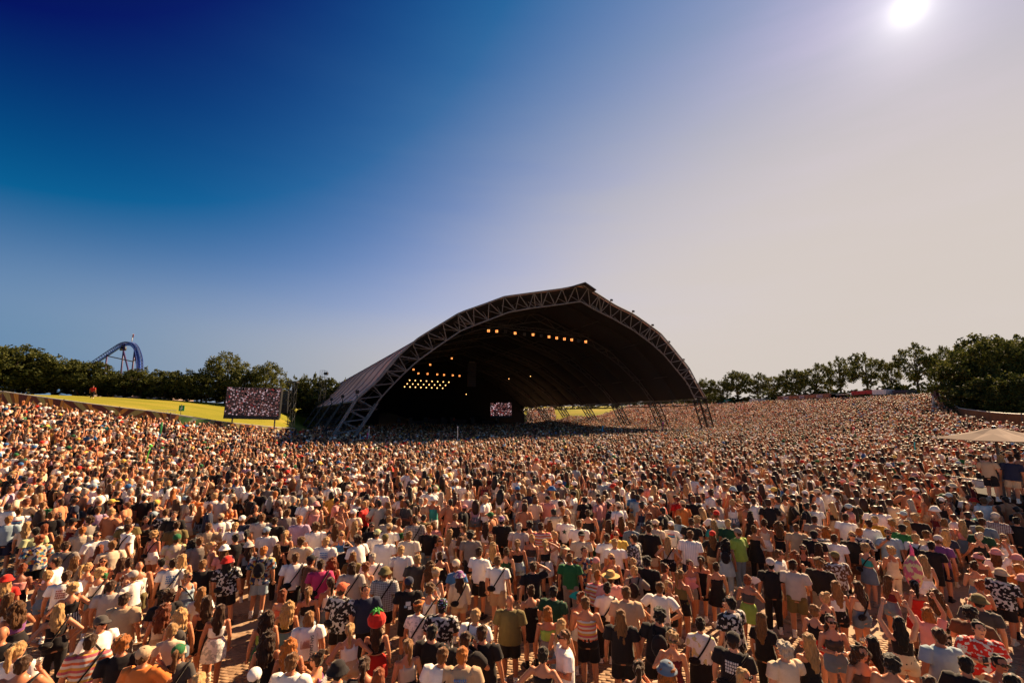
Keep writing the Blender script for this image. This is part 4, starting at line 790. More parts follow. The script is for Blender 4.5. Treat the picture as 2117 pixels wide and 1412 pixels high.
TAGS = """
@0 1060
160 -8 m tee:white/pr sh:grey s.bn - - d 0
232 100 f tee:cream sh:black l.bl - - d 10
385 118 f crop:brown sh:black l.au - - c 15
578 82 m tank:maroon/pr sh:black s.dk cap:black g f 70
735 66 m tee:grey sh:black c.dk - - c -40
680 148 m tee:cream sh:beige s.gi - - d 10
790 195 m shirt:white tr:cream s.dk - g d 160
830 -22 m tee:lilac sh:black s.bn - - d 0
322 225 m shirt:cream/fc sh:black c.au - - d -10
500 215 f crop:red/st sh:black l.bn - - d 0
552 275 m tee:grey sh:olive s.dk - s c 25
300 155 m tee:light_green sh:black s.bk - - d -20
1060 58 m tee:white/st sh:black 0 - s d -20
1068 122 m tee:white tr:beige s.dk - s w 60
1157 52 m tee:olive sh:beige s.bn - - d 10
1285 182 f crop:pink sh:white c.bl - s d 45
1300 20 m shirt:black/fl tr:black s.bn - - d 5
1425 20 m shirt:black sh:black s.dk - - d 190
1450 105 m shirt:olive sh:black s.dk - - d 0
1475 215 m tee:cream/td sh:white s.bn cap:green - d 0
1562 262 f crop:orange sk:blue C.bk - - k 0
1705 122 m tee:beige sh:grey s.bn - - f 10
1822 42 m tee:white/pr sh:beige s.dk cap:beige - d -5
1940 112 m tee:white sh:grey s.bl - - c 20
2012 55 m tee:navy sh:grey s.bn cap:white - d 10
1945 212 m tee:black sh:black s.bk - - c -15
2028 175 f crop:beige sh:black p.bk - - d 0
1770 272 f crop:beige tr:beige/fl p.bl - g c 110
1845 300 f tee:pink sh:light_blue l.bn bucket:white - d 0
1905 400 m shirt:black/fl sh:black l.bk bucket:red s d 5
2062 275 f tank:denim sh:black l.dk bucket:light_grey - d 0
490 405 m tee:white sh:grey s.dk - - c -70
392 520 f tank:grey sh:denim u.bl - - d 40
512 530 m tee:white/pr sh:black s.dk - - d 15
760 440 f tank:white sh:white p.bl - - c 60
847 420 f crop:green sh:black l.dk - g c 175
802 505 f tank:white sh:denim c.bl - s d 5
930 268 m tee:cream sh:black s.lb - - d -10
818 300 f crop:black sh:black l.au - - d 5
962 412 f crop:black sh:denim l.dk - - c 20
1052 418 f tank:brown/fl sh:denim u.dk - - d 0
1122 518 f tee:white tr:dark_grey s.lb cap:light_grey - f -40
1176 436 m tank:white sh:olive 0 - - d 0
1405 420 m tee:white/pr sh:black s.dk - s d 5
1560 525 f tank:light_blue sh:denim u.bl - gs d 150
1660 430 m tee:black sh:black s.lb - - d 5
1462 385 f crop:black sh:white l.bl - - d 0
1350 410 f crop:black sh:black s.bk - - d -30
612 625 f tank:black sh:black/sv c.bl - - h 0
925 600 m tee:light_grey sh:grey s.dk - - d 20
1032 712 m shirt:beige sh:grey s.dk - g d 25
1350 690 m tee:black sh:black c.dk - - c -20
1345 810 f tank:cream sh:beige C.au - - d 15
1492 830 f crop:black sh:denim C.bl - b d 5
1665 652 f tee:white sh:black l.lb - - d 0
1728 735 f crop:black sk:black l.dk - - d -10
1772 805 f crop:white sk:white/fl l.dk - - d 0
192 765 f crop:purple sh:black C.bn - - f -10
505 805 f crop:black tr:black l.bl - s h 0
810 925 m tee:white sh:black s.dk cap:dark_grey gs c 150
732 1080 m shirt:cream/sc sh:black s.dk - s d 10
1037 1085 m tee:black sh:black c.gi - - d 5
1392 985 f tee:cream tr:black u.bl - - d 25
1200 1180 m shirt:orange sh:grey s.bn cap:beige - f 30
1470 1165 f tee:dark_grey sh:black p.bn cap:green s d 15
160 1135 m tee:white sh:black p.bl - g d 30
150 1262 m tank:white sh:navy s.dk - s f 20
22 1010 m tee:black sh:black 0 - - d 15
50 565 f tee:red sh:black l.bl bucket:red - d 0
45 700 f shirt:cream/sv sh:navy l.bn - - d 10
132 470 f crop:pink sh:black u.au - - c 15
1690 1385 f tee:black sh:black p.bl - - d 0
620 400 f tee:grey sh:black l.bn - - d 30
1625 230 m tee:grey sh:olive s.bn - - d 0
1230 60 f crop:black sh:black l.bk - - d 170
450 20 m tee:black sh:grey s.bn - - d 0
60 60 m tee:light_blue sh:navy s.lb - - c 10
@530 1060
107 152 m shirt:white sh:grey s.bn cap:light_blue - c 25
28 40 m tee:light_grey sh:black s.bn - - d 0
155 62 m tee:black sh:black s.dk - - d 5
232 5 m shirt:grey tr:grey s.bn - - d 0
365 55 m tee:lilac sh:beige s.gi - - c 10
490 112 m tee:white sh:grey c.bn - - d 0
222 178 f crop:black sh:black p.bl - - d 10
36 320 m shirt:white/fc sh:light_blue s.gi - b d 10
193 285 f dress:black tr:black l.bn - - d 0
360 240 m long:cream sh:grey c.bn - - e 15
292 368 m tee:white sh:black s.bn - s d 0
440 398 m tee:brown sh:black s.dk cap:black - c 50
537 432 m tee:magenta sh:black s.dk - s d 0
550 238 m tee:white/pr sh:black s.bl - - d 10
697 185 f tank:blue sh:white l.bl - g h 180
750 285 f tee:black sh:black s.dk visor:white - d 0
842 222 m shirt:white tr:cream c.dk - - c -30
622 412 f dress:red tr:black C.au - - d 10
780 362 f tee:olive sh:black l.lb - - d 0
788 452 m shirt:light_grey tr:cream b.dk - s d 5
892 452 f tank:light_grey sh:grey c.au - - c 20
970 372 m tee:white sh:black s.gy - s d 5
1042 218 m shirt:white sh:beige s.bn cap:olive - d 0
1087 125 m tee:white sh:grey s.bn cap:beige - d 5
992 172 m tee:white sh:black s.dk cap:light_green - c 30
1262 188 m shirt:cream/ck sh:beige s.lb - - d 10
1207 312 m tee:white sh:grey s.bl - - d 0
1315 378 m tee:dark_grey tr:grey s.bl - - d 0
1415 132 m tee:black tr:denim s.gi - - d 0
1545 222 f tank:white tr:black l.gi - g d 175
1537 345 f dress:black tr:black u.dk - - d -10
1695 135 m shirt:brown sh:brown/fl s.bn - g c -60
1782 185 m tee:grey sh:black c.bk - - d 10
1640 40 m tank:black tr:cream s.bn - - d 0
1462 432 f crop:blue sh:denim C.bn - g d 30
1497 495 f tank:white sh:beige u.bl cap:beige s c 50
1680 440 f tee:blue sh:black s.bn beanie:cream - d 20
1682 525 f long:cream sh:beige l.dk bucket:purple/fl s d 0
1845 330 m tee:white sh:black s.dk - - c 30
2002 398 m tee:white sh:beige s.bn - s d 15
1942 212 f crop:cream sh:black p.bn - s d 0
2058 318 f tank:dark_green sh:black u.dk - - d 0
1955 275 f crop:navy/fl sk:navy l.bl - - c 5
1060 500 m shirt:grey/ck sh:black s.bn bucket:olive s d 10
1275 585 m tee:black/pr sh:black s.dk cap:navy - d 5
1412 625 f tank:white tr:denim c.bn - s f 20
925 640 m shirt:navy tr:black s.dk - - d 170
692 632 m shirt:black/fl sh:black s.dk cap:coral s d 30
562 592 f tank:white sh:denim p.dk - - d -15
472 645 f crop:black sh:light_blue p.lb - - d 5
240 670 f crop:coral sh:black b.au - - c 30
230 775 f crop:black sh:denim C.bl - - c 10
440 872 m tee:white/pr tr:brown b.lb - - d 5
62 860 f crop:lime sk:green C.dk - - d 0
150 1055 f tank:black sh:black C.dk - - d 15
265 1090 f crop:black tr:black C.gi - - d 5
985 925 f crop:black sk:red l.dk berry:red - d 0
820 952 f tank:white tr:beige p.bl - - h -5
1330 785 f tee:white/fl tr:black s.bn visor:orange s d 25
1515 775 m shirt:black/fl sh:black s.bk beanie:black/do - c 10
1430 982 m tee:black sh:black s.bk - - d 20
1272 1110 f tank:light_grey tr:black p.lb - - d -15
1820 832 m tee:white sh:grey s.bl - b d 20
1902 1000 m tee:black sh:black s.dk - - d 10
1718 1070 m tee:black sh:black s.dk - - f 25
1715 1150 m tee:beige/pr sh:black s.gi - - d 5
1490 1175 m tee:white sh:black s.bn - s d 20
905 1235 f crop:red tr:black p.dk - - d 5
1022 1350 f crop:brown sh:black l.au - - d 0
230 1252 m tee:white sh:black s.bn - - c 30
490 1215 f tank:purple/pr sh:black u.dk - g f -70
52 1362 f tee:black sh:black s.bk beanie:white - d 0
670 1310 m tee:black sh:black s.bk bucket:black - d 0
2095 735 m shirt:olive sh:black 0 - g d 5
1175 80 f crop:green sh:black u.au - - c -10
1320 60 m shirt:brown/ck sh:black s.dk - s d 0
820 100 f tank:cream sh:denim l.bl - - d 20
620 80 f tank:navy sk:denim u.bn - s k 0
660 120 f crop:white sh:denim l.bn - - o 10
975 110 m tee:black sh:black s.bk - g d 170
1080 60 m tee:light_grey sh:grey s.lb - - d 10
1465 105 f tee:pink sh:black b.bn - - d 0
1600 165 f tee:cream sh:white l.bl - - c 30
2035 60 m tee:black sh:black s.bk beanie:purple/fl - d 0
1890 100 f tank:white sh:beige l.dk - - d 10
@1060 1060
52 112 m tee:light_grey sh:black s.gy - - d 0
157 112 f crop:black sh:black c.bk - - d 0
235 112 m tee:black/sc sh:grey s.dk - - d 0
137 218 f crop:dark_grey sh:denim u.bl - - d 0
56 250 f crop:black sh:light_blue p.lb - - d 5
287 245 f crop:black sk:white p.bl - s k 0
345 187 f tank:white sh:white u.bl - - c 50
432 52 m tee:white/pr sh:black s.bn - - d 10
420 305 f tank:white ls:black l.bl visor:cream s c 150
575 192 m tee:cream sh:black s.dk cap:black - d 170
555 92 m shirt:white sh:grey s.bn - - d 10
650 205 f tank:dark_green sh:green u.au - - d 10
642 5 m tank:black sh:black s.dk - - d 0
882 197 m tee:yellow sh:black 0 - g c 190
800 207 m tee:white sh:grey s.dk - - c -30
852 245 m tee:white sh:black s.bl - - d 5
972 207 m shirt:dark_grey/fl sh:black s.dk - g c -60
982 105 f long:denim sh:beige c.bn - - d 10
1130 132 m shirt:black sh:cream s.dk - - d 0
1162 92 m tee:cream sh:beige s.bn cap:cream - d 20
1305 102 f tee:white/pr sh:light_grey b.bn cap:white - h 0
1292 235 f tank:light_grey sh:black l.bl - s h 10
1440 182 m shirt:white/sv sh:navy s.bn - - d -5
1645 80 f tee:teal sh:black l.bl - - c -30
1667 20 m tee:white sh:grey s.bn cap:red - h 10
1645 182 f tee:black sh:beige l.bn cap:red - h 0
1742 238 f dress:light_blue tr:light_blue C.bk - b d 5
1862 165 m shirt:lime tr:denim s.dk cap:grey - c -50
1800 88 m tee:dark_green sh:black s.bl - - d 10
1545 62 f tank:cream sh:white c.bl - b h 10
1457 72 m tee:black sh:black s.dk - - d 0
2002 142 f dress:black tr:black u.bn - - c 10
2080 82 f tank:cream sh:white u.dk - - d 0
1958 12 f dress:black tr:black l.bk - - d 0
160 442 m tee:black sh:black s.dk - - k -20
500 368 m tee:green tr:grey s.bn - - d 5
548 330 m shirt:black/fc sh:black s.dk - - f 160
725 402 f tank:cream sh:white l.bl cap:pink - d 0
800 380 f tank:grey sh:black l.bl - g f 170
665 522 f tee:orange/sc sh:black u.gi - - d 5
812 540 m shirt:pink sh:grey s.dk straw:straw - d 0
997 420 f tank:grey sh:black u.bl - - c 20
1050 472 f shirt:grey sh:grey u.bl - b f 10
1242 462 f crop:beige sh:black u.dk - - c 60
1197 622 m tee:white sh:grey s.bn - - h 5
755 620 f tee:white tr:black u.bk - s d 0
940 652 m shirt:beige sh:cream s.bn - - d -5
905 850 m tee:black sh:black l.lb - - d 5
630 752 m tank:maroon/sc sh:black s.bn - - c 10
547 702 f crop:black sh:white u.au - g f -20
310 820 f crop:lime tr:grey b.gi - - d 5
392 925 f crop:cream sh:denim l.bl - - c 20
300 652 m tee:dark_green sh:black s.bk - - d 20
172 642 f dress:black sh:black u.dk - - c -25
420 1040 m tee:white sh:black s.bn - g c -110
230 1172 f crop:black tr:black u.bk - - h 10
1140 832 m tee:black sh:black c.bk - b d -5
1287 1035 f dress:maroon sh:black c.bl - g f 175
1250 1285 f tee:cream sh:denim C.gi bucket:denim - d 0
1390 512 f tank:olive sh:black p.lb - - c 30
1450 420 f crop:pink sh:grey p.dk - - d 160
1527 402 f dress:black sh:black p.bn cap:black - d 10
1672 442 f dress:black sh:black u.dk - - d -10
1540 922 f tee:white/td ls:black u.bk - s d 5
1812 752 m shirt:black/fl tr:black s.bk - g f -50
1790 1035 m tee:black/pr sh:black s.dk cap:black s d 10
1922 560 f crop:dark_grey sk:lime u.au - - e 15
2085 885 f tee:black tr:black l.lb - g d 20
1920 1345 f tank:black sh:black l.bl - g d 120
1050 1285 f crop:black sh:black p.dk - - f 0
1270 605 f crop:beige sh:black p.bl - - c 160
1090 415 m tee:black sh:black c.bk - - d 20
780 85 f crop:red sh:denim l.dk - - d 10
890 60 f tank:red sh:black l.bn - - d 0
1390 60 f long:light_blue sh:denim b.bn - - d 0
300 90 f crop:denim sh:denim l.bn - - d 0
@1587 1060
20 425 m tee:black tr:black s.bk beanie:light_grey/fl - d -10
102 352 m shirt:white sh:beige s.bn - g d 100
225 432 m tee:light_grey sh:olive s.dk - - c 0
217 345 f crop:black sh:denim C.au - - d 10
292 302 f tank:black sh:black l.dk - g c 180
235 125 m tee:beige sh:light_blue s.bn - - f -10
365 182 m tee:black sh:black s.bk cap:black - d 5
437 167 m tee:black/st sh:grey s.gi - - d 180
385 55 m tee:grey sh:grey s.dk - - d 0
437 292 f crop:black sh:black l.dk - - d 10
427 415 m tee:black sh:grey c.bn - - d 5
562 362 m shirt:brown/fl tr:dark_grey s.bn cap:olive - c -30
577 205 m tee:white sh:black s.dk - - d 5
645 192 m tee:black sh:brown s.bl - g d 170
740 162 m shirt:navy/fl sh:black s.gi - - d 0
817 292 f crop:teal sk:denim c.bl - s c 40
827 92 m tee:white sh:black s.dk - - d -30
882 62 m shirt:mustard tr:mustard s.bl - - d 10
1007 168 m shirt:light_blue sh:black s.bn - g f 165
1020 312 f tank:cream tr:cream c.bl - - c -30
1100 112 m tee:green sh:black s.bk cap:black - d 20
1160 85 f crop:black sh:denim l.bl - - d 0
1215 205 m tee:white sh:light_blue s.bl - b d 15
1312 182 m shirt:cream sh:beige s.bn - - d 20
1337 272 m tee:black sh:black s.bk - - d 5
1405 225 m tee:purple sh:navy s.bn cap:light_grey - d 20
1278 385 f tank:cream sh:white l.bl - g d -30
1462 165 f tee:navy sh:black l.bl - - d 10
1600 92 f crop:pink sk:denim l.bl - - f -10
1722 195 f tank:black sh:black u.gy - - w -40
1762 72 m shirt:denim sh:navy s.dk - - d 10
1755 150 m tee:dark_green sh:black s.bn cap:olive - d 20
1905 40 m shirt:maroon/ck sh:grey s.gy beanie:light_grey - d 10
1962 212 f tank:white sh:white l.bl - g d 170
1745 375 f crop:brown sh:black u.bn bucket:pink - c -30
1900 335 f tee:white sh:black l.bn bucket:pink - o 10
2078 385 f crop:cream sh:black l.bl bucket:pink - d 0
2072 535 f crop:beige sh:black l.bn bucket:pink - d 10
2040 472 m tee:orange sh:black s.gi - - d 0
1950 505 m shirt:black/fl sh:black b.bk bucket:beige - d 10
1718 442 f crop:beige sh:denim u.dk - - c -20
1752 605 f crop:coral sh:black u.au - - c -40
1730 730 m tee:dark_grey sh:black s.bk bucket:olive - d 0
1690 830 m tee:brown sh:black c.bk - - c 10
1710 945 m shirt:red/fl sh:black s.bk - - c 160
562 605 f tank:white sh:black l.lb - - d -30
462 705 f tank:black sh:black u.bl - - c -40
372 805 f tank:black sh:red u.lb - - c 30
552 895 f crop:dark_grey sh:denim l.dk - g c 165
752 605 f crop:cream sh:denim l.dk - s c -40
1002 555 f crop:maroon sh:denim l.bn - - c 40
1110 905 f tank:black sh:cream l.bk - - r -10
1332 835 f tee:pink tr:white/sv b.gi - g r -20
1430 1025 m tee:light_blue sh:black s.dk - - d -30
1372 662 f tank:grey tr:black/fl C.bn - - d -20
1230 605 f dress:red sh:red p.bk - - c -20
140 1135 m tee:cream sh:grey c.gy - g f -40
312 1045 f tank:black tr:black l.bl - - f -30
842 1062 f crop:orange sh:black l.bk - - f -40
830 1195 f crop:brown sh:black C.dk - - c 150
1080 1275 m none:beige sh:black c.bk - - d 0
1210 1365 f tee:black sh:black l.dk - g d -20
1900 1235 m tank:white sh:black s.bk - g d 150
1740 1310 m tee:black sh:black s.bk - - c 0
1870 1345 m tee:navy sh:black s.bk - - d 10
640 40 m tee:white sh:navy s.dk - - d 10
1045 95 f crop:brown sh:black c.lb - - c 0
1230 45 m shirt:black sh:black c.bl - - d 0
1435 75 f tank:pink/fl sh:white b.lb - - d 0
2020 60 m tee:black tr:black s.bk - - d 5
90 100 f crop:black sh:black C.bn - - d -10
490 150 f tank:black sh:black C.gi - - d 10
"""
# ------------------------------------------------------------------ people: materials
def obj_mat(name, kind):
    m = bpy.data.materials.new(name); m.use_nodes = True; t = m.node_tree; b = t.nodes['Principled BSDF']; oi = t.nodes.new('ShaderNodeObjectInfo'); g = t.nodes.new('ShaderNodeTexCoord')
    b.inputs['Specular IOR Level'].default_value = .2; b.inputs['Roughness'].default_value = .85
    base = oi.outputs['Color']
    def mix(fac, c1, c2, bt='MIX'):
        x = t.nodes.new('ShaderNodeMixRGB'); x.blend_type = bt
        for i, v in enumerate((fac, c1, c2)):
            if isinstance(v, (int, float)): x.inputs[i].default_value = v
            elif isinstance(v, tuple): x.inputs[i].default_value = (*v, 1)
            else: t.links.new(v, x.inputs[i])
        return x.outputs[0]
    def noise_(sc, det=3):
        n = t.nodes.new('ShaderNodeTexNoise'); n.inputs['Scale'].default_value = sc; n.inputs['Detail'].default_value = det; t.links.new(g.outputs['Object'], n.inputs['Vector']); return n.outputs[0]
    def step(v, thr): return math_node(t, 'GREATER_THAN', v, thr)
    s_ = t.nodes.new('ShaderNodeSeparateXYZ'); t.links.new(g.outputs['Object'], s_.inputs[0]); X, Y, Z = s_.outputs
    if kind == 'skin':
        b.inputs['Roughness'].default_value = .5; b.inputs['Specular IOR Level'].default_value = .35
        base = mix(noise_(9), base, (.42, .17, .09)); base = mix(.62, base, oi.outputs['Color'])
    elif kind == 'hair':
        w = t.nodes.new('ShaderNodeTexNoise'); w.inputs['Scale'].default_value = 30; mp_ = t.nodes.new('ShaderNodeMapping'); mp_.inputs['Scale'].default_value = (1.6, 1.6, .25); t.links.new(g.outputs['Object'], mp_.inputs[0]); t.links.new(mp_.outputs[0], w.inputs['Vector'])
        d = math_node(t, 'MULTIPLY_ADD', w.outputs[0], 1.5); t.nodes[-1].inputs[2].default_value = .25
        x = t.nodes.new('ShaderNodeVectorMath'); x.operation = 'SCALE'; t.links.new(base, x.inputs[0]); t.links.new(d, x.inputs['Scale']); base = x.outputs[0]
        b.inputs['Roughness'].default_value = .6; b.inputs['Specular IOR Level'].default_value = .12
        bp = t.nodes.new('ShaderNodeBump'); bp.inputs['Strength'].default_value = .9; bp.inputs['Distance'].default_value = .02; t.links.new(w.outputs[0], bp.inputs['Height']); t.links.new(bp.outputs[0], b.inputs['Normal'])
    else:
        if kind == 'stripe_h': base = mix(step(math_node(t, 'FRACT', math_node(t, 'MULTIPLY', Z, 13)), .5), base, (.62, .56, .5))
        elif kind == 'stripe_v': base = mix(step(math_node(t, 'FRACT', math_node(t, 'MULTIPLY', math_node(t, 'ADD', X, math_node(t, 'MULTIPLY', Y, .3)), 20)), .5), base, (.66, .62, .56))
        elif kind == 'stripe_c':
            f = math_node(t, 'FRACT', math_node(t, 'MULTIPLY', Z, 5.2)); r = ramp(t, [(0, (.55, .13, .05)), (.2, (.6, .5, .4)), (.4, (.5, .1, .12)), (.6, (.6, .32, .06)), (.8, (.6, .55, .5))], 'CONSTANT'); t.links.new(f, r.inputs[0]); base = r.outputs[0]
        elif kind == 'floral': base = mix(step(noise_(15, 2), .53), base, (.55, .50, .44))
        elif kind == 'floral_c':
            v = t.nodes.new('ShaderNodeTexVoronoi'); v.inputs['Scale'].default_value = 16; t.links.new(g.outputs['Object'], v.inputs['Vector']); sc = t.nodes.new('ShaderNodeSeparateColor'); t.links.new(v.outputs['Color'], sc.inputs[0])
            r = ramp(t, [(0, (.03, .04, .10)), (.3, (.5, .4, .28)), (.5, (.4, .1, .03)), (.62, (.06, .16, .2)), (.78, (.5, .32, .05)), (.9, (.6, .55, .5))], 'CONSTANT'); t.links.new(sc.outputs[0], r.inputs[0]); base = r.outputs[0]
        elif kind == 'check':
            a_ = step(math_node(t, 'FRACT', math_node(t, 'MULTIPLY', X, 22)), .5); c_ = step(math_node(t, 'FRACT', math_node(t, 'MULTIPLY', Z, 22)), .5)
            base = mix(math_node(t, 'MULTIPLY', math_node(t, 'ADD', a_, c_), .4), base, (.6, .56, .5))
        elif kind == 'dots':
            v = t.nodes.new('ShaderNodeTexVoronoi'); v.inputs['Scale'].default_value = 26; v.inputs['Randomness'].default_value = .4; t.links.new(g.outputs['Object'], v.inputs['Vector'])
            base = mix(step(v.outputs['Distance'], .3), v.outputs['Color'], (.02, .02, .02))
        elif kind == 'tiedye': base = mix(step(noise_(7, 4), .52), base, (.62, .50, .22))
        n = noise_(7, 5); d = math_node(t, 'MULTIPLY_ADD', n, .5); t.nodes[-1].inputs[2].default_value = .74
        x = t.nodes.new('ShaderNodeVectorMath'); x.operation = 'SCALE'; t.links.new(base, x.inputs[0]); t.links.new(d, x.inputs['Scale']); base = x.outputs[0]
        bp = t.nodes.new('ShaderNodeBump'); bp.inputs['Strength'].default_value = .35; bp.inputs['Distance'].default_value = .02; t.links.new(noise_(11, 4), bp.inputs['Height']); t.links.new(bp.outputs[0], b.inputs['Normal'])
    b.inputs['Sheen Weight'].default_value = {'skin': .15, 'hair': .5}.get(kind, .3); b.inputs['Sheen Roughness'].default_value = .35; b.inputs['Sheen Tint'].default_value = (1, .85, .65, 1)
    t.links.new(base, b.inputs['Base Color']); return m
PM = {k: obj_mat('person_' + k, k) for k in ('skin', 'hair', 'plain', 'stripe_h', 'stripe_v', 'stripe_c', 'floral', 'floral_c', 'check', 'dots', 'tiedye')}
M_eye = pmat('eye_dark', (.02, .015, .012), .3); M_lip = pmat('lips', (.33, .09, .07), .5)

# ------------------------------------------------------------------ people: shapes (origin at the feet, facing +y, 1.75 m tall)
TOR = {'m': [(.80, .10, .10), (.92, .172, .122), (1.06, .152, .112), (1.18, .16, .12), (1.30, .178, .128), (1.40, .178, .105), (1.45, .11, .08), (1.49, .06, .06)],
       'f': [(.80, .10, .10), (.92, .178, .128), (1.08, .128, .098), (1.18, .135, .105), (1.29, .15, .112), (1.385, .152, .092), (1.43, .095, .072), (1.48, .05, .052)]}
SHX = {'m': .205, 'f': .172}; SHZ = {'m': 1.40, 'f': 1.375}
def trad(sex, z):
    T = np.array(TOR[sex]); return np.interp(z, T[:, 0], T[:, 1]), np.interp(z, T[:, 0], T[:, 2])
ARM = {'down': ((.07, -.03, -.28), (.085, .05, -.54)), 'chest': ((.085, .01, -.28), (-.07, .25, -.21)), 'face': ((.14, .13, -.22), (-.07, .2, .03)), 'hips': ((.22, -.09, -.23), (.03, .05, -.42)),
       'up': ((.10, .07, .26), (.02, .13, .51)), 'head': ((.24, .05, .08), (-.03, .03, .25)), 'back': ((.05, -.12, -.26), (.07, -.03, -.52)), 'front': ((.06, .1, -.26), (.05, .26, -.42))}
POSE = {'d': ('down', 'down'), 'c': ('chest', 'chest'), 'f': ('face', 'down'), 'h': ('hips', 'hips'), 'r': ('up', 'up'), 'o': ('up', 'down'), 'w': ('back', 'front'), 'k': ('head', 'down'), 'e': ('face', 'chest')}
def joints(sex, pose):
    J = {}
    for sg, n, a in ((1, 'R', POSE[pose][0]), (-1, 'L', POSE[pose][1])):
        s = np.array([sg * SHX[sex], 0, SHZ[sex]]); e, w = ARM[a]; J[n] = (s, s + np.array([e[0] * sg, e[1], e[2]]), s + np.array([w[0] * sg, w[1], w[2]]))
        fy = .0 if pose != 'w' else .17 * sg
        ox = .115 if pose != 'w' else .085
        J[n + 'l'] = (np.array([sg * .092, 0, .90]), np.array([sg * (.095 + ox) / 2, fy * .55 + .02, .48]), np.array([sg * ox, fy - .01, .085]))
    return J
def limb(m, a, b, c, ra, rb, rc, n=10, mi=0, bulge=1.08):
    m.tube([a, a * .5 + b * .5, b, b * .62 + c * .38, c], [ra, (ra + rb) / 2 * bulge, rb, (rb * .6 + rc * .4) * 1.12, rc], n, mi)
def mb_body(sex, pose, n=12, fingers=True):
    J = joints(sex, pose); m = MB(); k = 1.0 if sex == 'm' else .86
    T = TOR[sex]; m.tube([(0, -.005, z) for z, _, _ in T], [(a, b) for _, a, b in T], 16, fixed=True)
    m.tube([(0, -.012, 1.42), (0, -.004, 1.5), (0, .006, 1.6)], [.062 * k, .055 * k, .052 * k], 10); m.ell((0, .012, 1.637), (.077, .096, .115), 14, 10); m.ell((0, .036, 1.575), (.056, .066, .058), 10, 8)
    for s in 'RL':
        limb(m, *J[s], .06 * k, .045 * k, .031 * k, n); m.ell(J[s][0], .066 * k, 10, 8); limb(m, *J[s + 'l'], .092, .06, .04, n); m.ell((J[s + 'l'][0]) + np.array([0, -.01, 0]), (.088, .10, .10), 10, 8)
        d = J[s][2] - J[s][1]; d /= np.linalg.norm(d); m.ell(J[s][2] + d * .05, (.034, .034, .05), 8, 6)
    if sex == 'f':
        for sg in (-1, 1): m.ell((sg * .065, .085, 1.265), (.062, .055, .06), 10, 8)
    return m
def mb_body_extra(sex, pose):
    J = joints(sex, pose); m = MB(); m.ell((0, .113, 1.632), (.014, .022, .024), 8, 6)
    for sg in (-1, 1):
        m.ell((sg * .077, .004, 1.632), (.012, .022, .033), 8, 6); m.ell((sg * .032, .099, 1.652), (.015, .008, .007), 8, 5, 1); m.box((sg * .033, .1, 1.676), (.035, .01, .007), mi=1)
    m.ell((0, .098, 1.577), (.024, .012, .009), 8, 5, 2)
    for sg, s in ((1, 'R'), (-1, 'L')):
        w = J[s][2]; d = w - J[s][1]; d /= np.linalg.norm(d); sd = np.cross(d, (0, 1, 0)) if abs(d[1]) < .8 else np.cross(d, (0, 0, 1)); sd /= np.linalg.norm(sd); nn = np.cross(sd, d); b0 = w + d * .08
        for q, L in zip((-.026, -.009, .009, .026), (.062, .075, .07, .055)):
            r0 = b0 + sd * q; m.tube([r0, r0 + d * L * .5 + nn * .004, r0 + d * L * .85 + nn * .022], [.0095, .009, .0065], 5)
        r0 = w + d * .03 + sd * .03 * sg; m.tube([r0, r0 + d * .03 + sd * .024 * sg, r0 + d * .06 + sd * .028 * sg + nn * .012], [.011, .0105, .007], 5)
    return m
def mb_top(sex, pose, kind, n=16):
    J = joints(sex, pose); m = MB(); cr = trad(sex, 1.29)
    def tor(z0, z1, off, loose, k=8, mi=0, hem=0.0):
        P, Rr = [], []
        for z in np.linspace(z0, z1, k):
            a, b = trad(sex, z)
            if z < 1.29: a = max(a, cr[0] * loose); b = max(b, cr[1] * loose)
            f = max(0, (1.25 - z)) * hem; P.append((0, -.005, z)); Rr.append((a + off + f, b + off + f))
        m.tube(P, Rr, n, mi, fixed=True)
    def sleeve(fr, r0, r1):
        for s in 'RL':
            a, b, c = J[s]; e = a + (b - a) * min(1, fr); st = a + np.array([-np.sign(a[0]) * .05, 0, .0]); pts = [st, a, a * .4 + e * .6, e]; m.tube(pts, [r0 * .95, r0, r0, r1], 10)
            if fr > 1: m.tube([b, b + (c - b) * (fr - 1)], [r1, r1 * .8], 10)
    k = 1 if sex == 'm' else .86
    if kind == 'tee': tor(.87 if sex == 'm' else .94, 1.475, .02, .98, hem=.05); sleeve(.64, .090 * k, .096 * k)
    elif kind == 'shirt': tor(.83, 1.475, .028, 1.02, hem=.09); sleeve(.78, .094 * k, .102 * k)
    elif kind == 'long': tor(.88, 1.475, .024, 1.0, hem=.05); sleeve(1.8, .09 * k, .066 * k)
    elif kind in ('tank', 'crop', 'dress'):
        z0 = {'tank': .93, 'crop': 1.12, 'dress': 1.0}[kind]; zt = 1.315 if sex == 'f' else 1.33; tor(z0, zt, .018, .0 if sex == 'f' else .95, hem=.02)
        if sex == 'f':
            for sg in (-1, 1): m.ell((sg * .065, .088, 1.262), (.07, .062, .066), 10, 8)
        wide = .034 if (sex == 'm' or kind == 'tank') else .016
        for sg in (-1, 1):
            x = sg * (.095 if sex == 'm' else .08); m.tube([(x, .115, 1.28), (x, .10, 1.36), (x * 1.05, .0, SHZ[sex] + .055), (x, -.09, 1.36), (x, -.115, 1.27)], [(wide, .014)] * 5 if False else [wide * .6] * 5, 7)
        if kind == 'dress':
            m.tube([(0, 0, 1.1), (0, 0, .98), (0, 0, .8), (0, 0, .62)], [(.145, .115), (.19, .15), (.225, .185), (.265, .225)], n, fixed=True)
    return m
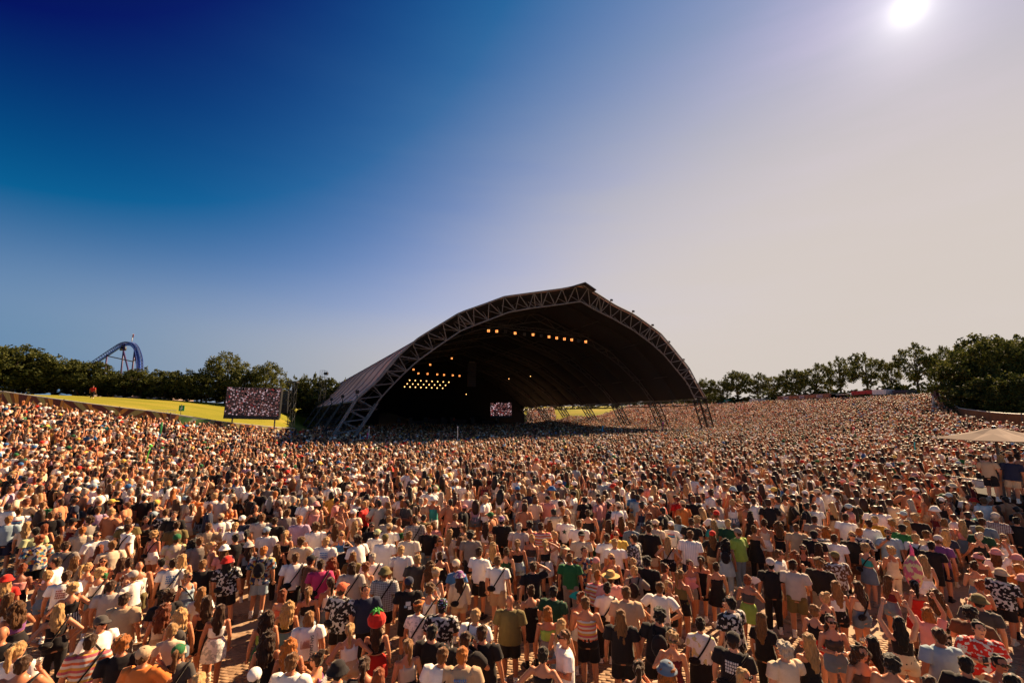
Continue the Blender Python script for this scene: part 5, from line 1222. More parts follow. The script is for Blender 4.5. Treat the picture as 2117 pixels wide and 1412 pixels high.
def mb_bottom(sex, pose, kind, n=14):
    J = joints(sex, pose); m = MB()
    if kind in ('sh', 'tr'):
        zs = np.linspace(.84, 1.05 if sex == 'm' else 1.1, 5); m.tube([(0, -.005, z) for z in zs], [(trad(sex, z)[0] + .022, trad(sex, z)[1] + .026) for z in zs], n, fixed=True)
        for s in 'RL':
            h, kn, an = J[s + 'l']
            if kind == 'sh':
                f = .82 if sex == 'm' else .42; e = h + (kn - h) * f; m.tube([h + (0, 0, .06), h * .5 + e * .5, e], [.105, .112, .118 if sex == 'm' else .112], 12)
            else: m.tube([h + (0, 0, .06), h * .5 + kn * .5, kn, kn * .5 + an * .5, an], [.106, .10, .082, .078, .07], 12)
            m.ell(h + np.array([0, -.02, .0]), (.118, .140, .12), 10, 8)
    elif kind == 'sk': m.tube([(0, 0, 1.09), (0, 0, 1.0), (0, -.005, .9), (0, 0, .64)], [(.142, .118), (.19, .155), (.21, .17), (.235, .195)], n, fixed=True)
    else: m.tube([(0, 0, 1.09), (0, 0, .95), (0, 0, .6), (0, 0, .12)], [(.142, .118), (.205, .165), (.245, .21), (.29, .26)], n, fixed=True)
    return m
def mb_hair(style):
    m = MB()
    if style == '0': return m
    m.ell((0, -.016, 1.662), (.090, .102, .102), 14, 10)
    if style in 'sc': m.ell((0, -.035, 1.61), (.082, .075, .085), 12, 8)
    if style == 'c': m.ell((0, -.02, 1.69), (.105, .115, .09), 12, 8); m.ell((0, -.04, 1.63), (.105, .095, .1), 12, 8)
    if style in 'lCbpu': m.ell((0, -.03, 1.62), (.088, .08, .095), 12, 8)
    if style == 'b': m.tube([(0, -.02, 1.66), (0, -.035, 1.58), (0, -.045, 1.48)], [(.095, .088), (.105, .078), (.10, .06)], 12, fixed=True)
    if style == 'l':
        m.tube([(0, -.02, 1.66), (0, -.04, 1.56), (.005, -.085, 1.44), (-.005, -.122, 1.32), (.01, -.128, 1.22), (.015, -.125, 1.16)], [(.092, .085), (.10, .068), (.098, .045), (.08, .034), (.055, .026), (.018, .012)], 12, fixed=True)
        for sg, zt in ((-1, 1.2), (1, 1.25)): m.tube([(sg * .06, -.02, 1.6), (sg * .085, -.05, 1.48), (sg * .075, -.1, 1.36), (sg * .06, -.115, zt)], [.035, .036, .03, .01], 7)
    if style == 'C': m.tube([(0, -.02, 1.68), (0, -.04, 1.56), (0, -.08, 1.44), (0, -.12, 1.3), (0, -.125, 1.2)], [(.115, .105), (.14, .10), (.145, .075), (.12, .055), (.06, .03)], 12, fixed=True)
    if style == 'p': m.tube([(0, -.09, 1.70), (0, -.15, 1.70), (0, -.165, 1.62), (0, -.15, 1.48), (0, -.14, 1.34)], [.03, .04, .042, .036, .01], 9)
    if style == 'u': m.ell((0, -.075, 1.755), (.055, .055, .05), 10, 8)
    return m
def mb_hat(kind):
    m = MB()
    if kind == 'cap': m.ell((0, -.008, 1.678), (.101, .115, .10), 14, 10); m.tube([(0, .06, 1.685), (0, .14, 1.683), (0, .195, 1.672)], [(.088, .012), (.085, .012), (.05, .01)], 10)
    elif kind == 'bucket': m.ell((0, -.008, 1.70), (.10, .115, .085), 14, 10); m.tube([(0, -.005, 1.74), (0, -.005, 1.68), (0, -.005, 1.625)], [(.095, .108), (.115, .13), (.165, .18)], 16, fixed=True)
    elif kind == 'straw': m.tube([(0, 0, 1.80), (0, 0, 1.76), (0, 0, 1.69)], [(.07, .08), (.098, .112), (.106, .12)], 14, fixed=True); m.tube([(0, 0, 1.688), (0, 0, 1.672)], [(.20, .215), (.215, .23)], 18, fixed=True)
    elif kind == 'beanie': m.ell((0, -.012, 1.69), (.103, .116, .105), 14, 10)
    elif kind == 'visor': m.tube([(0, -.005, 1.70), (0, -.005, 1.665)], [(.1, .115), (.102, .117)], 14, fixed=True); m.tube([(0, .07, 1.69), (0, .15, 1.685), (0, .21, 1.67)], [(.095, .012), (.09, .012), (.05, .01)], 10)
    elif kind == 'berry': m.tube([(0, 0, 1.63), (0, 0, 1.68), (0, 0, 1.78), (0, -.02, 1.88), (0, -.03, 1.93)], [(.13, .135), (.17, .175), (.18, .185), (.13, .135), (.03, .03)], 14, fixed=True)
    return m

JOBS = {}
def want(key, mb, voxel, smooth, ratio, wrinkle=0.0, extra=None, mats=()):
    if key not in JOBS: JOBS[key] = dict(mb=mb(), voxel=voxel, smooth=smooth, ratio=ratio, wrinkle=wrinkle, extra=extra, mats=mats)
    return key
MESH = {}
def run_jobs():
    tmp = []
    for k, j in JOBS.items():
        if not j['mb'].v: continue
        o = bpy.data.objects.new('tmp', j['mb'].mesh('tmp')); COL.objects.link(o)
        rm = o.modifiers.new('r', 'REMESH'); rm.mode = 'VOXEL'; rm.voxel_size = j['voxel']
        sm = o.modifiers.new('s', 'SMOOTH'); sm.iterations = j['smooth']; sm.factor = .5
        de = o.modifiers.new('d', 'DECIMATE'); de.ratio = j['ratio']
        tmp.append((k, j, o))
    dg = bpy.context.evaluated_depsgraph_get(); dg.update()
    for k, j, o in tmp:
        me = bpy.data.meshes.new_from_object(o.evaluated_get(dg)); nv = len(me.vertices); co_ = np.empty(nv * 3, np.float32); me.vertices.foreach_get('co', co_); co_ = co_.reshape(-1, 3)
        if j['wrinkle']:
            nr = np.empty(nv * 3, np.float32); me.vertices.foreach_get('normal', nr); nr = nr.reshape(-1, 3); sc = (8, 8, 5) if j['wrinkle'] < .012 else (22, 22, 14)
            off = np.array([mnoise.noise((p[0] * sc[0], p[1] * sc[1], p[2] * sc[2])) for p in co_], np.float32); co_ = co_ + nr * (off * j['wrinkle'])[:, None]
        Fs = [tuple(p.vertices) for p in me.polygons]; bpy.data.meshes.remove(me)
        m = MB(); m.v = [tuple(map(float, p)) for p in co_]; m.f = Fs; m.m = [0] * len(Fs)
        if j['extra'] is not None: x = j['extra']; o0 = len(m.v); m.v += x.v; m.f += [tuple(i + o0 for i in q) for q in x.f]; m.m += x.m
        MESH[k] = m.mesh(k[0], list(j['mats']), True)
    for k, j, o in tmp:
        d = o.data; bpy.data.objects.remove(o); bpy.data.meshes.remove(d)

COLORS = {'white': (0.85, 0.76, 0.66), 'cream': (0.694, 0.512, 0.334), 'black': (0.015, 0.011, 0.011), 'grey': (0.224, 0.177, 0.144), 'dark grey': (0.067, 0.054, 0.046), 'light grey': (0.470, 0.381, 0.312), 'beige': (0.515, 0.335, 0.190), 'brown': (0.112, 0.047, 0.023), 'olive': (0.157, 0.112, 0.038),
          'green': (0.022, 0.121, 0.038), 'lime': (0.280, 0.391, 0.061), 'light green': (0.470, 0.465, 0.228), 'blue': (0.034, 0.130, 0.319), 'navy': (0.020, 0.023, 0.046), 'light blue': (0.314, 0.391, 0.426), 'denim': (0.146, 0.186, 0.228), 'purple': (0.224, 0.074, 0.213), 'lilac': (0.470, 0.307, 0.395),
          'red': (0.538, 0.023, 0.015), 'maroon': (0.146, 0.017, 0.019), 'pink': (0.650, 0.260, 0.220), 'magenta': (0.470, 0.037, 0.114), 'orange': (0.694, 0.186, 0.038), 'coral': (0.672, 0.130, 0.053), 'yellow': (0.694, 0.428, 0.076), 'mustard': (0.504, 0.223, 0.023), 'teal': (0.034, 0.298, 0.251), 'dark green': (0.017, 0.056, 0.027), 'straw': (0.538, 0.307, 0.091)}
HAIRC = {'bn': ('brown', (0.115, 0.046, 0.015)), 'dk': ('dark brown', (0.046, 0.019, 0.009)), 'bk': ('black', (0.014, 0.010, 0.008)), 'bl': ('blonde', (0.40, 0.215, 0.08)), 'gi': ('ginger', (0.338, 0.102, 0.019)), 'au': ('auburn', (0.176, 0.042, 0.014)), 'gy': ('grey', (0.351, 0.276, 0.199)), 'lb': ('light brown', (0.216, 0.094, 0.030))}
HSTY = {'s': 'short {} hair', 'l': 'long {} hair', 'p': '{} ponytail', 'u': '{} hair in a bun', 'c': 'curly {} hair', 'C': 'long curly {} hair', 'b': '{} bob', '0': 'bald head'}
PAT = {'st': 'stripe_h', 'sv': 'stripe_v', 'sc': 'stripe_c', 'fl': 'floral', 'fc': 'floral_c', 'ck': 'check', 'do': 'dots', 'td': 'tiedye', '': 'plain', 'pr': 'plain'}
PATN = {'st': 'striped ', 'sv': 'vertically striped ', 'sc': 'multicolour striped ', 'fl': 'floral ', 'fc': 'multicolour floral ', 'ck': 'checked ', 'do': 'dotted ', 'td': 'tie-dyed ', '': '', 'pr': 'printed '}
TOPN = {'tee': 't-shirt', 'shirt': 'shirt', 'long': 'long-sleeved top', 'tank': 'tank top', 'crop': 'strappy crop top', 'dress': 'dress', 'none': 'bare torso'}
BOTN = {'sh': 'shorts', 'tr': 'trousers', 'sk': 'skirt', 'ls': 'long skirt'}
HATN = {'cap': 'cap', 'bucket': 'bucket hat', 'straw': 'straw hat', 'beanie': 'beanie', 'visor': 'visor', 'berry': 'strawberry-shaped hat'}
POSN = {'d': 'arms at the sides', 'c': 'hands at chest', 'f': 'one hand at the mouth', 'h': 'hands on hips', 'r': 'both arms raised', 'o': 'one arm raised', 'w': 'mid-stride', 'k': 'hand on head', 'e': 'hands near the face'}
# ------------------------------------------------------------------ people: who stands where
PEOPLE = []; off = (0, 0); zone = -1
for ln in TAGS.strip().splitlines():
    q = ln.split()
    if q[0].startswith('@'): off = (float(q[0][1:]), float(q[1])); zone += 1; continue
    def cp_(s):
        k, c = s.split(':'); c, _, p = c.partition('/'); return k, c.replace('_', ' '), p
    P = dict(zone=zone, zx=float(q[0]), zy=float(q[1]), px=off[0] + float(q[0]) / 3.994, py=off[1] + float(q[1]) / 3.994, sex=q[2], top=cp_(q[3]), bot=cp_(q[4]), hat=None if q[6] == '-' else cp_(q[6]), ex=q[7], pose=q[8], yaw=float(q[9]))
    if q[5] == '0': P['hs'], P['hc'] = '0', 'bn'
    else: P['hs'], P['hc'] = q[5].split('.')
    PEOPLE.append(P)
for i, P in enumerate(PEOPLE):
    P['H'] = (1.83 if P['sex'] == 'm' else 1.71) + rng.normal() * .035
    p = at_z(P['px'], P['py'], P['H'] * .935)
    for _ in range(8): q = at_z(P['px'], P['py'], P['H'] * .935 + gz(p[0], p[1])); p = p * .4 + q * .6
    P['p'] = np.array([p[0], p[1]])
for _ in range(25):
    X = np.array([P['p'] for P in PEOPLE]); d = X[:, None] - X[None]; r = np.linalg.norm(d, axis=2) + np.eye(len(X)) * 9; push = np.where(r < .5, (.5 - r) / 2, 0)[:, :, None] * d / np.maximum(r, .05)[:, :, None]; X = X + push.sum(1) * .7
    for P, x in zip(PEOPLE, X): P['p'] = x
SKINS = [(.54, .205, .09), (.58, .24, .115), (.50, .175, .072), (.60, .265, .14), (.44, .145, .06), (.56, .215, .095), (.52, .19, .082), (.22, .075, .036)]
# one more person on the bank and some on the platform
EXTRA = [dict(px=186, Y=84, z=None, sex='m', top=('tee', 'red', ''), bot=('tr', 'black', ''), hat=None, hs='s', hc='dk', ex='-', pose='d', yaw=20, lab='person in red t-shirt standing alone on the grass behind the fence'),
         dict(px=2097, Y=19.3 / UNIT, z=PZ + .6, sex='m', top=('tank', 'red', ''), bot=('sh', 'grey', ''), hat=('cap', 'black', ''), hs='s', hc='dk', ex='s', pose='d', yaw=-10, lab='person in red tank top standing on the platform under the parasol'),
         dict(px=2072, Y=20.6 / UNIT, z=PZ + .6, sex='m', top=('tee', 'white', ''), bot=('sh', 'black', ''), hat=('cap', 'light grey', ''), hs='s', hc='bn', ex='-', pose='c', yaw=-60, lab='person in white t-shirt and grey cap leaning on the platform table'),
         dict(px=2125, Y=20.6 / UNIT, z=PZ + .6, sex='f', top=('tank', 'black', ''), bot=('sh', 'black', ''), hat=None, hs='l', hc='bk', ex='-', pose='d', yaw=0, lab='dark clothed person on the platform at the picture edge')]
for k_, (px_, Y_, sx_, tp_, bt_, ht_, hs_, hc_, po_, yw_, lb_) in enumerate([(2028, 19.0, 'm', ('tee', 'beige', ''), ('sh', 'black', ''), ('cap', 'cream', ''), 's', 'bn', 'c', 30, 'person in beige t-shirt and cream cap at the platform corner'), (2050, 19.2, 'f', ('tank', 'black', ''), ('sh', 'denim', ''), None, 'l', 'bl', 'f', -30, 'blonde person in black tank top at the platform rail'),
        (2066, 18.7, 'm', ('shirt', 'navy', ''), ('sh', 'beige', ''), None, 's', 'dk', 'd', 10, 'person in navy shirt at the platform rail'), (2112, 18.6, 'f', ('crop', 'white', ''), ('sk', 'denim', ''), ('bucket', 'white', ''), 'l', 'bn', 'c', -20, 'person in white bucket hat at the platform rail')]):
    EXTRA.append(dict(px=px_, Y=Y_ / UNIT, z=PZ + .6, sex=sx_, top=tp_, bot=bt_, hat=ht_, hs=hs_, hc=hc_, ex='-', pose=po_, yaw=yw_, lab=lb_))
ON_STAGE = [(.40, 63, 'black'), (.50, 62, 'maroon'), (.58, 64, 'black'), (.68, 61, 'grey')]
for E_ in EXTRA:
    x, y = pxY(E_['px'], E_['Y']); E_['p'] = np.array([x, y]); E_['z0'] = gz(x, y) if E_['z'] is None else E_['z']; E_['H'] = 1.8; E_['zone'] = 9; E_['zx'] = E_['zy'] = 0; E_['py'] = 900; PEOPLE.append(E_)
for k, (t_, s__, c) in enumerate(ON_STAGE):
    p = tp(t_, s__); PEOPLE.append(dict(px=870, py=850, p=p[:2], z0=FLOOR + 1.9 * UNIT, H=1.6, zone=9, zx=0, zy=0, sex='m', top=('tee', c, ''), bot=('tr', 'black', ''), hat=None, hs='s', hc='dk', ex='-', pose='c', yaw=150, lab=['dim performer on the stage nearest the near wing', 'dim performer in dark red at the middle of the stage', 'dim performer beside the stage middle', 'dim performer in grey at the far end of the stage'][k]))
def jobs_for(P):
    s, po = P['sex'], P['pose']
    want(('person', s, po), lambda: mb_body(s, po), .0165, 2, .42, 0, mb_body_extra(s, po), (PM['skin'], M_eye, M_lip))
    if P['top'][0] != 'none': want(('top', s, po, P['top'][0]), lambda: mb_top(s, po, P['top'][0]), .017, 2, .42, .011, None, (PM['plain'],))
    want(('bottom', s, po, P['bot'][0]), lambda: mb_bottom(s, po, P['bot'][0]), .018, 2, .42, .009, None, (PM['plain'],))
    if P['hs'] != '0': want(('hair', P['hs']), lambda: mb_hair(P['hs']), .013, 2, .5, .05 if P['hs'] in 'cC' else .028, None, (PM['hair'],))
    if P['hat']: want(('hat', P['hat'][0]), lambda: mb_hat(P['hat'][0]), .010, 1, .4, 0, None, (PM['plain'],))
for P in PEOPLE: jobs_for(P)
run_jobs()
m = MB()
for sg in (-1, 1): m.box((sg * .034, .112, 1.65), (.05, .012, .036)); m.box((sg * .068, .06, 1.656), (.008, .11, .01))
m.box((0, .115, 1.658), (.03, .01, .008)); me_glass = m.mesh('sunglasses', [pmat('dark_lens', (.008, .007, .007), .15)])
def strap_mesh(sex, loose):
    m = MB(); k = (1 if sex == 'm' else .9) * loose; P = []
    for j in range(25):
        a = 2 * math.pi * j / 24; P.append((.19 * k * math.cos(a), -.005 + .163 * k * math.sin(a), 1.16 + .31 * math.cos(a) * (1 if sex == 'm' else .95)))
    m.tube(P, [.016] * 25, 6, cap=False); return m.mesh('bag_strap', [PM['plain']], True)
me_strap = {s: strap_mesh(s, 1.03) for s in 'mf'}
m = MB(); m.ell((-.13, -.16, 1.0), (.11, .05, .075), 10, 8); m.box((-.13, -.2, 1.0), (.15, .02, .08)); me_bag = m.mesh('shoulder_bag', [PM['plain']], True)
m = MB(); m.ell((0, -.24, 1.22), (.135, .09, .19), 12, 10); m.ell((0, -.30, 1.14), (.1, .05, .09), 10, 8)
for sg in (-1, 1): m.tube([(sg * .1, -.18, 1.36), (sg * .11, -.02, 1.475), (sg * .12, .14, 1.34), (sg * .13, .1, 1.16), (sg * .11, -.17, 1.1)], [.018] * 5, 6)
me_pack = m.mesh('backpack', [PM['plain']], True)
def shoe_mesh(a):
    m = MB(); m.tube([(0, -.075, .05), (0, -.03, .058), (0, .05, .05), (0, .13, .035), (0, .175, .03)], [(.034, .045), (.04, .055), (.043, .048), (.043, .033), (.02, .018)], 8); m.box((0, .045, .012), (.085, .24, .024)); m.tube([(0, -.02, .08), (0, -.025, .17)], [.047, .044], 8); return m.mesh('shoe', [PM['plain']], True)
me_shoe = shoe_mesh(0)
def print_mesh(kind):
    m = MB()
    def patch(x0, x1, z0, z1, mi=0):
        xs_ = np.linspace(x0, x1, 5); V = [(x, -.006 - .176 * math.sqrt(max(0, 1 - (x / .235) ** 2)), z) for z in (z0, z1) for x in xs_]; m.add(V, [(k, k + 1, 6 + k, 5 + k) for k in range(4)], mi); m.add([(a, b + .02, c) for a, b, c in V], [(k + 5, k + 6, k + 1, k) for k in range(4)], mi)
    if kind == 'bars':
        for k, (z0, z1) in enumerate([(1.33, 1.36), (1.29, 1.325), (1.25, 1.285)]): patch(-.11, .11, z0, z1, k)
    elif kind == 'frame': patch(-.08, .08, 1.16, 1.18); patch(-.08, .08, 1.33, 1.35); patch(-.08, -.055, 1.18, 1.33); patch(.055, .08, 1.18, 1.33); patch(-.035, .035, 1.21, 1.30, 1); patch(-.07, .07, 1.12, 1.135, 2)
    elif kind == 'text':
        g = np.random.default_rng(4)
        for r_ in range(4):
            x = -.1
            while x < .09: w_ = g.uniform(.012, .03); patch(x, x + w_, 1.34 - r_ * .05, 1.368 - r_ * .05); x += w_ + .01
    elif kind == 'star':
        V = []; 
        for k in range(10):
            a = math.pi / 2 + k * math.pi / 5; r_ = .085 if k % 2 == 0 else .034; x = r_ * math.cos(a); V.append((x, -.006 - .178 * math.sqrt(1 - (x / .235) ** 2), 1.24 + r_ * math.sin(a)))
        V.append((0, -.186, 1.24)); m.add(V, [(k, (k + 1) % 10, 10) for k in range(10)]); m.add([(a, b + .02, c) for a, b, c in V], [((k + 1) % 10, k, 10) for k in range(10)])
    elif kind == 'blob': patch(-.05, .05, 1.22, 1.30); patch(-.08, -.02, 1.18, 1.22, 1); patch(.0, .07, 1.14, 1.2)
    return m
PRC = {'bars': [(.5, .06, .05), (.05, .3, .45), (.05, .05, .2)], 'frame': [(.3, .08, .25), (.5, .3, .1), (.3, .2, .35)], 'text': [(.45, .18, .12)], 'textw': [(.6, .58, .55)], 'textb': [(.08, .18, .4)], 'star': [(.01, .05, .025)], 'blob': [(.5, .52, .55), (.2, .3, .4)]}
PRM = {}
def get_print(k):
    if k not in PRM:
        mm = print_mesh('text' if k.startswith('text') else k); PRM[k] = mm.mesh('shirt_print', [pmat(f'print_{k}_{i}', c, .7) for i, c in enumerate(PRC[k])])
    return PRM[k]
PRK = {(0, 160): 'bars', (0, 1822): 'frame', (0, 512): 'text', (0, 1405): 'textb', (0, 578): 'textw', (1, 550): 'textb', (1, 1275): 'blob', (1, 1715): 'textb', (1, 490): 'textw', (2, 432): 'star', (2, 1305): 'bars', (2, 1790): 'textw'}
def mat_override(o, m): o.material_slots[0].link = 'OBJECT'; o.material_slots[0].material = m
def rgba(c, j=0.0):
    c = COLORS.get(c, c) if isinstance(c, str) else c; f = 1 + rng.uniform(-j, j); return (*[min(1, max(0, x * f)) for x in c], 1)
HANDP = {}
def make_person(P):
    s, po = P['sex'], P['pose']; x, y = P['p']; z0 = P.get('z0', None); z0 = gz(x, y) + .013 if z0 is None else z0
    o = link('person', MESH[('person', s, po)]); sc = P['H'] / 1.75; wide = 1.07
    az = math.atan2(x, y) + R(P['yaw'] + rng.uniform(-6, 6)); o.location = (x, y, z0); o.rotation_euler = (rng.normal(0, .025), rng.normal(0, .03), -az); o.scale = (sc * wide, sc * wide, sc)
    o.color = (*SKINS[rng.integers(0, len(SKINS) - (0 if rng.uniform() < .3 else 1))], 1)
    if P['top'][0] != 'none':
        t_ = link({'tee': 't_shirt', 'shirt': 'shirt', 'long': 'sweater', 'tank': 'tank_top', 'crop': 'crop_top', 'dress': 'dress'}[P['top'][0]], MESH[('top', s, po, P['top'][0])], o); t_.color = rgba(P['top'][1], .08); mat_override(t_, PM[PAT[P['top'][2]]])
        pk = PRK.get((P['zone'], int(P['zx']))) if P['top'][2] == 'pr' else None
        if pk: link('shirt_print', get_print(pk), t_)
        P['topobj'] = t_
    b_ = link({'sh': 'shorts', 'tr': 'trousers', 'sk': 'skirt', 'ls': 'long_skirt'}[P['bot'][0]], MESH[('bottom', s, po, P['bot'][0])], o); b_.color = rgba(P['bot'][1], .1); mat_override(b_, PM[PAT[P['bot'][2]]])
    if P['hs'] != '0': h_ = link('hair', MESH[('hair', P['hs'])], o); h_.color = rgba(HAIRC[P['hc']][1], .25)
    if P['hat']:
        k_ = link('hat', MESH[('hat', P['hat'][0])], o); k_.color = rgba(P['hat'][1], .05); mat_override(k_, PM[PAT[P['hat'][2]]])
        if P['hat'][0] == 'berry':
            m = MB()
            for j in range(6): a = j * math.pi / 3; m.tube([(0, 0, 1.92), (.07 * math.cos(a), .07 * math.sin(a), 1.93), (.13 * math.cos(a), .13 * math.sin(a), 1.89)], [.02, .03, .008], 5)
            m.tube([(0, 0, 1.92), (.02, .01, 1.99)], [.015, .012], 5); m.build('hat_leaf', pmat('leaf_felt', (.06, .3, .04), .8), k_)
    if 'g' in P['ex']: link('sunglasses', me_glass, o)
    if 's' in P['ex']:
        st = link('bag_strap', me_strap[s], o); st.color = rgba('black'); bg_ = link('shoulder_bag', me_bag, o); bg_.color = rgba('black')
    if 'b' in P['ex']: bk_ = link('backpack', me_pack, o); bk_.color = rgba(['black', 'black', 'dark grey'][rng.integers(0, 3)])
    J = joints(s, po); sh = ['white', 'black', 'white', 'grey', 'cream'][rng.integers(0, 5)]
    for n_ in 'RL':
        a = J[n_ + 'l'][2]; q = link('shoe', me_shoe, o, (a[0], a[1], 0)); q.color = rgba(sh); q.rotation_euler = (0, 0, R(-8) * np.sign(a[0]))
    hd = J['R'][2]; dd = hd - J['R'][1]; dd = dd / np.linalg.norm(dd); P['hand'] = (o, hd + dd * .09, dd); P['obj'] = o; return o
for P in PEOPLE: make_person(P)
# lettering running down one white shirt
for P in PEOPLE:
    if P['zone'] == 1 and (int(P['zx']), int(P['zy'])) == (440, 872):
        fc = bpy.data.curves.new('shirt_lettering', 'FONT'); fc.body = 'SAN DIEGO'; fc.size = .085; fc.extrude = .004; fc.align_x = 'CENTER'; fc.align_y = 'CENTER'; fc.materials.append(pmat('ink_black', (.01, .01, .01), .7)); fo0 = link('tmp_text', fc); dg_ = bpy.context.evaluated_depsgraph_get(); me_t = bpy.data.meshes.new_from_object(fo0.evaluated_get(dg_)); bpy.data.objects.remove(fo0); fo = link('shirt_lettering', me_t, P['topobj'])
        fo.matrix_local = Matrix.Translation((.085, -.186, 1.14)) @ Matrix.Rotation(R(-14), 4, 'Z') @ Matrix.Rotation(R(90), 4, 'X') @ Matrix.Rotation(R(-90), 4, 'Z')
        m = MB(); g = np.random.default_rng(9)
        for k in range(9): x = -.11 + .02 * k; hz_ = g.uniform(.06, .16); m.add([(x, -.18, 1.12), (x + .013, -.182, 1.12), (x + .01, -.186, 1.12 + hz_), (x + .003, -.184, 1.12 + hz_)], [(0, 1, 2, 3)]); m.add([(x, -.165, 1.12), (x + .013, -.165, 1.12), (x + .01, -.165, 1.12 + hz_), (x + .003, -.165, 1.12 + hz_)], [(3, 2, 1, 0)])
        m.build('shirt_print', pmat('ink_rust', (.40, .13, .07), .7), P['topobj'])

# labels that single each person out
def words(s): return len(s.split())
NM = [P for P in PEOPLE if 'lab' not in P]
for P in PEOPLE:
    if 'lab' in P: tag(P['obj'], P['lab'], 'person', 'festival visitors')
def comp(P):
    k, c, p = P['top']; top = 'bare torso' if k == 'none' else f'{PATN[p]}{c} {TOPN[k]}' if p not in ('sc', 'fc') else f'{PATN[p]}{TOPN[k]}'
    hair = HSTY[P['hs']].format(HAIRC[P['hc']][0])
    head = (f"{(PATN[P['hat'][2]] + P['hat'][1]) if P['hat'][0] not in ('straw', 'berry') else ''} {HATN[P['hat'][0]]}".strip()) if P['hat'] else hair
    c_ = [f'person in {top} with {head}']
    c_.append(f"{PATN[P['bot'][2]]}{P['bot'][1]} {BOTN[P['bot'][0]]}")
    c_.append(POSN[P['pose']])
    c_.append('facing the camera' if abs((P['yaw'] + 180) % 360 - 180) > 130 else 'turned sideways' if abs((P['yaw'] + 180) % 360 - 180) > 35 else 'seen from behind')
    c_.append('wearing sunglasses' if 'g' in P['ex'] else 'carrying a backpack' if 'b' in P['ex'] else 'with a bag strap' if 's' in P['ex'] else 'without a bag')
    return c_, top, head
for P in NM: P['c'], P['topn'], P['headn'] = comp(P); P['lb'] = P['c'][0]; P['fin'] = False
from collections import Counter
for lev in range(1, 5):
    cnt = Counter(P['lb'] for P in NM)
    for P in NM:
        if cnt[P['lb']] > 1 and words(P['lb'] + ' ' + P['c'][lev]) <= 16: P['lb'] += ', ' + P['c'][lev]
tops = Counter(P['topn'] for P in NM)
cnt = Counter(P['lb'] for P in NM); used = set()
for P in NM:
    if cnt[P['lb']] > 1:
        nb = sorted((Q for Q in NM if Q is not P), key=lambda Q: np.hypot(*(Q['p'] - P['p'])))
        base = P['c'][0] + ', ' + P['c'][1]
        for Q in nb[:12]:
            d = Q['p'] - P['p']; rel = 'behind' if d[1] < -.5 and abs(d[0]) < .5 else 'beside'
            cand = [f"{base}, {rel} {Q['topn']}", f"{P['c'][0]}, {rel} {Q['topn']}", f"{P['c'][0]}, {rel} person with {Q['headn']}"]
            ok = [c for c in cand if words(c) <= 16 and c not in used]
            if ok: P['lb'] = ok[0]; break
    used.add(P['lb'])
for P in NM: tag(P['obj'], P['lb'], 'person', 'festival visitors')

# things held in hands
def held(zone_, zx, name, parts, label, cat, lift=0.0):
    P = next(q for q in PEOPLE if q['zone'] == zone_ and int(q['zx']) == zx); o, h, d = P['hand']; Mw = Matrix.LocRotScale(o.location, o.rotation_euler.to_quaternion(), o.scale); p = Mw @ Vector(h); e = empty(name, tuple(p + Vector((0, 0, lift)))); e.rotation_euler = (0, 0, o.rotation_euler[2]); tag(e, label, cat)
    for nm, mb_, mt in parts: mb_().build(nm, mt, e, True)
    return e
M_cup = pmat('clear_cup', (.7, .66, .6), .15, spec=.6); M_cup.node_tree.nodes['Principled BSDF'].inputs['Transmission Weight'].default_value = .75; M_beer = pmat('beer', (.55, .25, .03), .2)
def cup():
    m = MB(); m.tube([(0, .03, -.05), (0, .03, .09)], [.032, .045], 12, cap=False); m.tube([(0, .03, .088), (0, .03, .094)], [.048, .048], 12, cap=False); return m
def drink(): m = MB(); m.tube([(0, .03, -.048), (0, .03, .045)], [.03, .038], 10); return m
for z_, x_, l in [(0, 150, 'clear plastic cup held by person in white tank top near the corner'), (0, 192, 'clear cup held by person in purple crop top'), (3, 372, 'beer cup held by person in black tank top and red shorts'), (3, 140, 'clear cup held by person with curly grey hair'), (3, 817, 'cup held by person in teal crop top'), (1, 1412, 'cup held by curly-haired person in white tank top'), (3, 842, 'cup held by person in orange crop top'), (0, 1068, 'cup carried by person in beige trousers mid-stride')]:
    held(z_, x_, 'plastic_cup', [('cup', cup, M_cup), ('drink', drink, M_beer)], l, 'cup')
def fan_blades(n=13, r=.24, sp=2.3):
    m = MB()
    for k in range(n):
        a0 = math.pi / 2 - sp / 2 + sp * k / n; a1 = a0 + sp / n; rr = (.05, r); yo = .008 * (1 if k % 2 else -1)
        for yy, fl in ((0, 1), (.004, -1)):
            V = [(rr[0] * math.cos(a0), yo + yy, rr[0] * math.sin(a0)), (rr[1] * math.cos(a0), -yo + yy, rr[1] * math.sin(a0)), (rr[1] * math.cos(a1), yo + yy, rr[1] * math.sin(a1)), (rr[0] * math.cos(a1), -yo + yy, rr[0] * math.sin(a1))]; m.add(V, [(0, 1, 2, 3)[::fl]])
    return m
def fan_sticks():
    m = MB()
    for k in range(7): a = math.pi / 2 - 1.1 + 2.2 * k / 6; m.bar((0, 0, 0), (.1 * math.cos(a), 0, .1 * math.sin(a)), .005, 4)
    return m
for z_, x_, c, l in [(2, 547, (.0, .30, .36), 'open turquoise folding fan held up in the crowd'), (2, 1390, (.55, .20, .22), 'open pink folding fan held by person in olive tank top'), (2, 1922, (.72, .68, .64), 'open white folding fan held by person in lime skirt'), (3, 1740, (.62, .42, .22), 'open patterned fan held near the platform side corner')]:
    e = held(z_, x_, 'folding_fan', [('leaf', fan_blades, pmat('fan_' + str(x_), c, .7)), ('sticks', fan_sticks, M_darksteel)], l, 'fan'); e.rotation_euler[0] = .3
    e.rotation_euler[2] = 0
def phone(): m = MB(); m.box((0, .02, .04), (.075, .01, .15)); return m
def phone_cam(): m = MB(); m.box((.02, .028, .095), (.025, .008, .03)); return m
